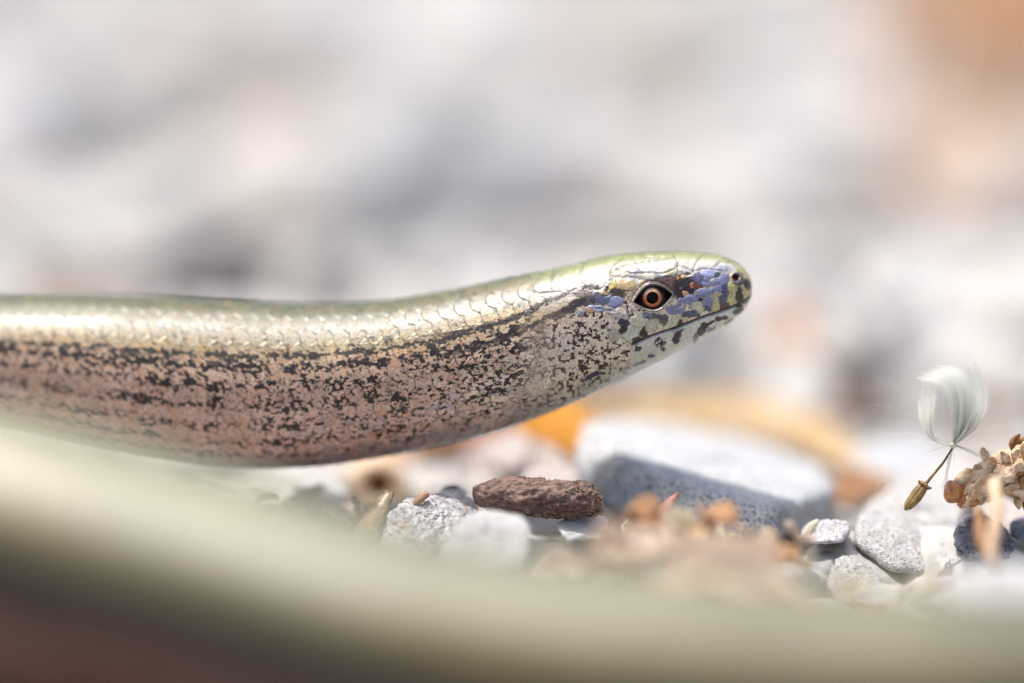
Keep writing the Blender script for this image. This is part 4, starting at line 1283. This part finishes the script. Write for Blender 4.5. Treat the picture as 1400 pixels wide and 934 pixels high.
for k, (px, py, d, ang, l_) in enumerate([(1346, 622, 302, 100, 1.6), (1386, 606, 302, 75, 1.9), (1396, 604, 302.5, 60, 1.6), (1375, 626, 300, 110, 1.6), (1398, 655, 300, 250, 2.0), (1392, 646, 300, 20, 1.4), (1402, 668, 301, 280, 1.6), (1404, 692, 302, 290, 1.5), (1364, 674, 299.5, 260, 1.3), (1388, 620, 299.5, 70, 1.2), (1402, 634, 299.5, 30, 1.3), (1380, 668, 299.5, 250, 1.1), (1398, 676, 300, 300, 1.5), (1356, 632, 300, 95, 1.1), (1338, 640, 300.5, 120, 1.0), (1401, 612, 300, 80, 1.8), (1392, 686, 301, 290, 1.2)]):
    a_ = math.radians(ang)
    lump(W(px, py, d), (math.cos(a_), -.3, math.sin(a_)), l_, .9, .7, M['twig_brown'] if k in (1, 2, 4, 5, 7, 8) else M['twig_cream'], 'knob', 50 + k)
V, F = tube(catmull(np.array([W(*p) for p in [(1360, 662, 293), (1363, 690, 287), (1360, 725, 284), (1354, 765, 282)]]), np.linspace(0, 3, 20)), np.linspace(.6, .4, 20), 10)
link('stipe', build_mesh('stipe', V - to, F, M['twig_cream']), tw_)
sliver('twig', [(1345, 664, 309), (1380, 676, 310), (1420, 695, 311)], [.3, .38, .38], M['twig_brown'], 'thin dark brown twig running behind the knobbly cream twig', 'twig')
sliver('twig', [(1338, 700, 292), (1345, 740, 289), (1362, 775, 286)], [.45, .7, .6], M['twig_brown'], 'short brown blurred twig in front of the dark crystalline stone', 'twig')

# ------------------------------------------------------------------ feathery seed
sd_ = thing('feathery_seed', W(1250, 697, 299), 'golden brown seed hanging under a tuft of silky white down', 'seed')
so = np.array(sd_.location) / S
V, F = tube(catmull(np.array([W(*p) for p in [(1303, 611, 300), (1290, 632, 300), (1275, 650, 299.6), (1264, 664, 299.4)]]), np.linspace(0, 3, 16)), np.linspace(.09, .15, 16), 8)
link('stalk', build_mesh('stalk', V - so, F, M['seed']), sd_)
Pm = catmull(np.array([W(*p) for p in [(1266, 660, 299.4), (1259, 670, 299.2), (1248, 685, 299), (1237, 697, 298.8)]]), np.linspace(0, 3, 30))
V, F = tube(Pm, np.interp(np.linspace(0, 1, 30), [0, .12, .2, .5, .85, 1], [.15, .42, .42, .52, .38, .1]), 30, True)
thv = np.tile(np.linspace(0, 2 * np.pi, 30, endpoint=False), 30)
V = V + (V - np.repeat(Pm, 30, 0)) * (.09 * np.cos(thv * 7))[:, None]
link('seed_body', build_mesh('seed_body', V - so, F, M['seed']), sd_)
parts = []
for k in range(16):
    a_ = k / 16 * 6.28; b0 = Pm[4] + .45 * np.array([math.cos(a_) * .8, math.sin(a_), math.cos(a_) * -.5])
    parts.append(tube([b0, b0 + (b0 - Pm[4]) * .5 + (Pm[0] - Pm[6]) * rng.uniform(.1, .5)], [.12, .05], 5))
V, F = merge(parts); link('collar', build_mesh('collar', V - so, F, M['seed']), sd_)
base = W(1303, 609, 300)
parts = []
def hair(ctrl, r0=.021, r1=.010, sg=12):
    pt = np.array([W(*c) for c in ctrl]); t_ = np.linspace(0, 1, sg)[:, None]
    q = (1 - t_) ** 3 * pt[0] + 3 * (1 - t_) ** 2 * t_ * pt[1] + 3 * (1 - t_) * t_ ** 2 * pt[2] + t_ ** 3 * pt[3]
    parts.append(tube(q, np.linspace(r0, r1, sg), 3, False))
N_ = rng.normal
for k in range(420):       # main fan, tips swept over to the left
    u = rng.random(); j = N_(0, 1, 6)
    hair([(1303, 608, 300), (1300 + 40 * u + j[0] * 2, 575, 300 + j[4]), (1306 + 34 * u + j[1] * 3, 515 - 15 * u, 300 + j[5] * 1.5), (1256 + 40 * u ** .8 + j[2] * 4, 518 - 14 * u + j[3] * 4, 300 + j[5] * 2)])
for k in range(220):       # upright, right half
    u = rng.random(); j = N_(0, 1, 6)
    hair([(1303, 608, 300), (1322 + 22 * u + j[0] * 2, 590, 300 + j[4]), (1340 + 16 * u + j[1] * 2, 555, 300 + j[5] * 1.5), (1318 + 26 * u + j[2] * 5, 505 + 14 * u + j[3] * 8, 300 + j[5] * 2)])
for k in range(300):       # left lobe curling back
    u = rng.random(); j = N_(0, 1, 6)
    hair([(1303, 609, 300), (1275 - 16 * u + j[0] * 2, 612 - 8 * u, 300 + j[4]), (1253 + 20 * u + j[1] * 3, 582, 300 + j[5]), (1257 + 22 * u + j[2] * 4, 548 - 6 * u + j[3] * 10, 300 + j[5] * 2)])
for k in range(16):        # stray hairs
    j = N_(0, 1, 6); a_ = rng.uniform(-.3, 3.4); l_ = rng.uniform(60, 135)
    hair([(1303, 608, 300), (1303 + l_ * .4 * math.cos(a_), 608 - l_ * .4 * math.sin(a_), 300), (1303 + l_ * .75 * math.cos(a_ + .1), 608 - l_ * .7 * math.sin(a_ + .1), 300 + j[0]), (1303 + l_ * math.cos(a_ + .3), 608 - l_ * math.sin(a_ + .3), 300 + j[1] * 2)], .018, .008)
for k in range(26):        # a few hairs trailing down and to the right
    j = N_(0, 1, 4)
    hair([(1303, 608, 300), (1300 + j[0] * 3, 625, 300), (1296 + j[1] * 4, 645, 300), (1292 + j[2] * 4, 668 + j[3] * 8, 300 + j[0])] if k % 2 else
         [(1303, 608, 300), (1318, 613 + j[0] * 2, 300), (1335, 622 + j[1] * 3, 300), (1352 + j[2] * 6, 630 + j[3] * 4, 300)], .02, .01)
V, F = merge(parts)
o = link('down', build_mesh('down', V - so, F, M['down']), sd_); o['kind'] = 'stuff'
V, F = ico(3); link('hub', build_mesh('hub', V * .28 + base - so, F, M['fluff']), sd_)
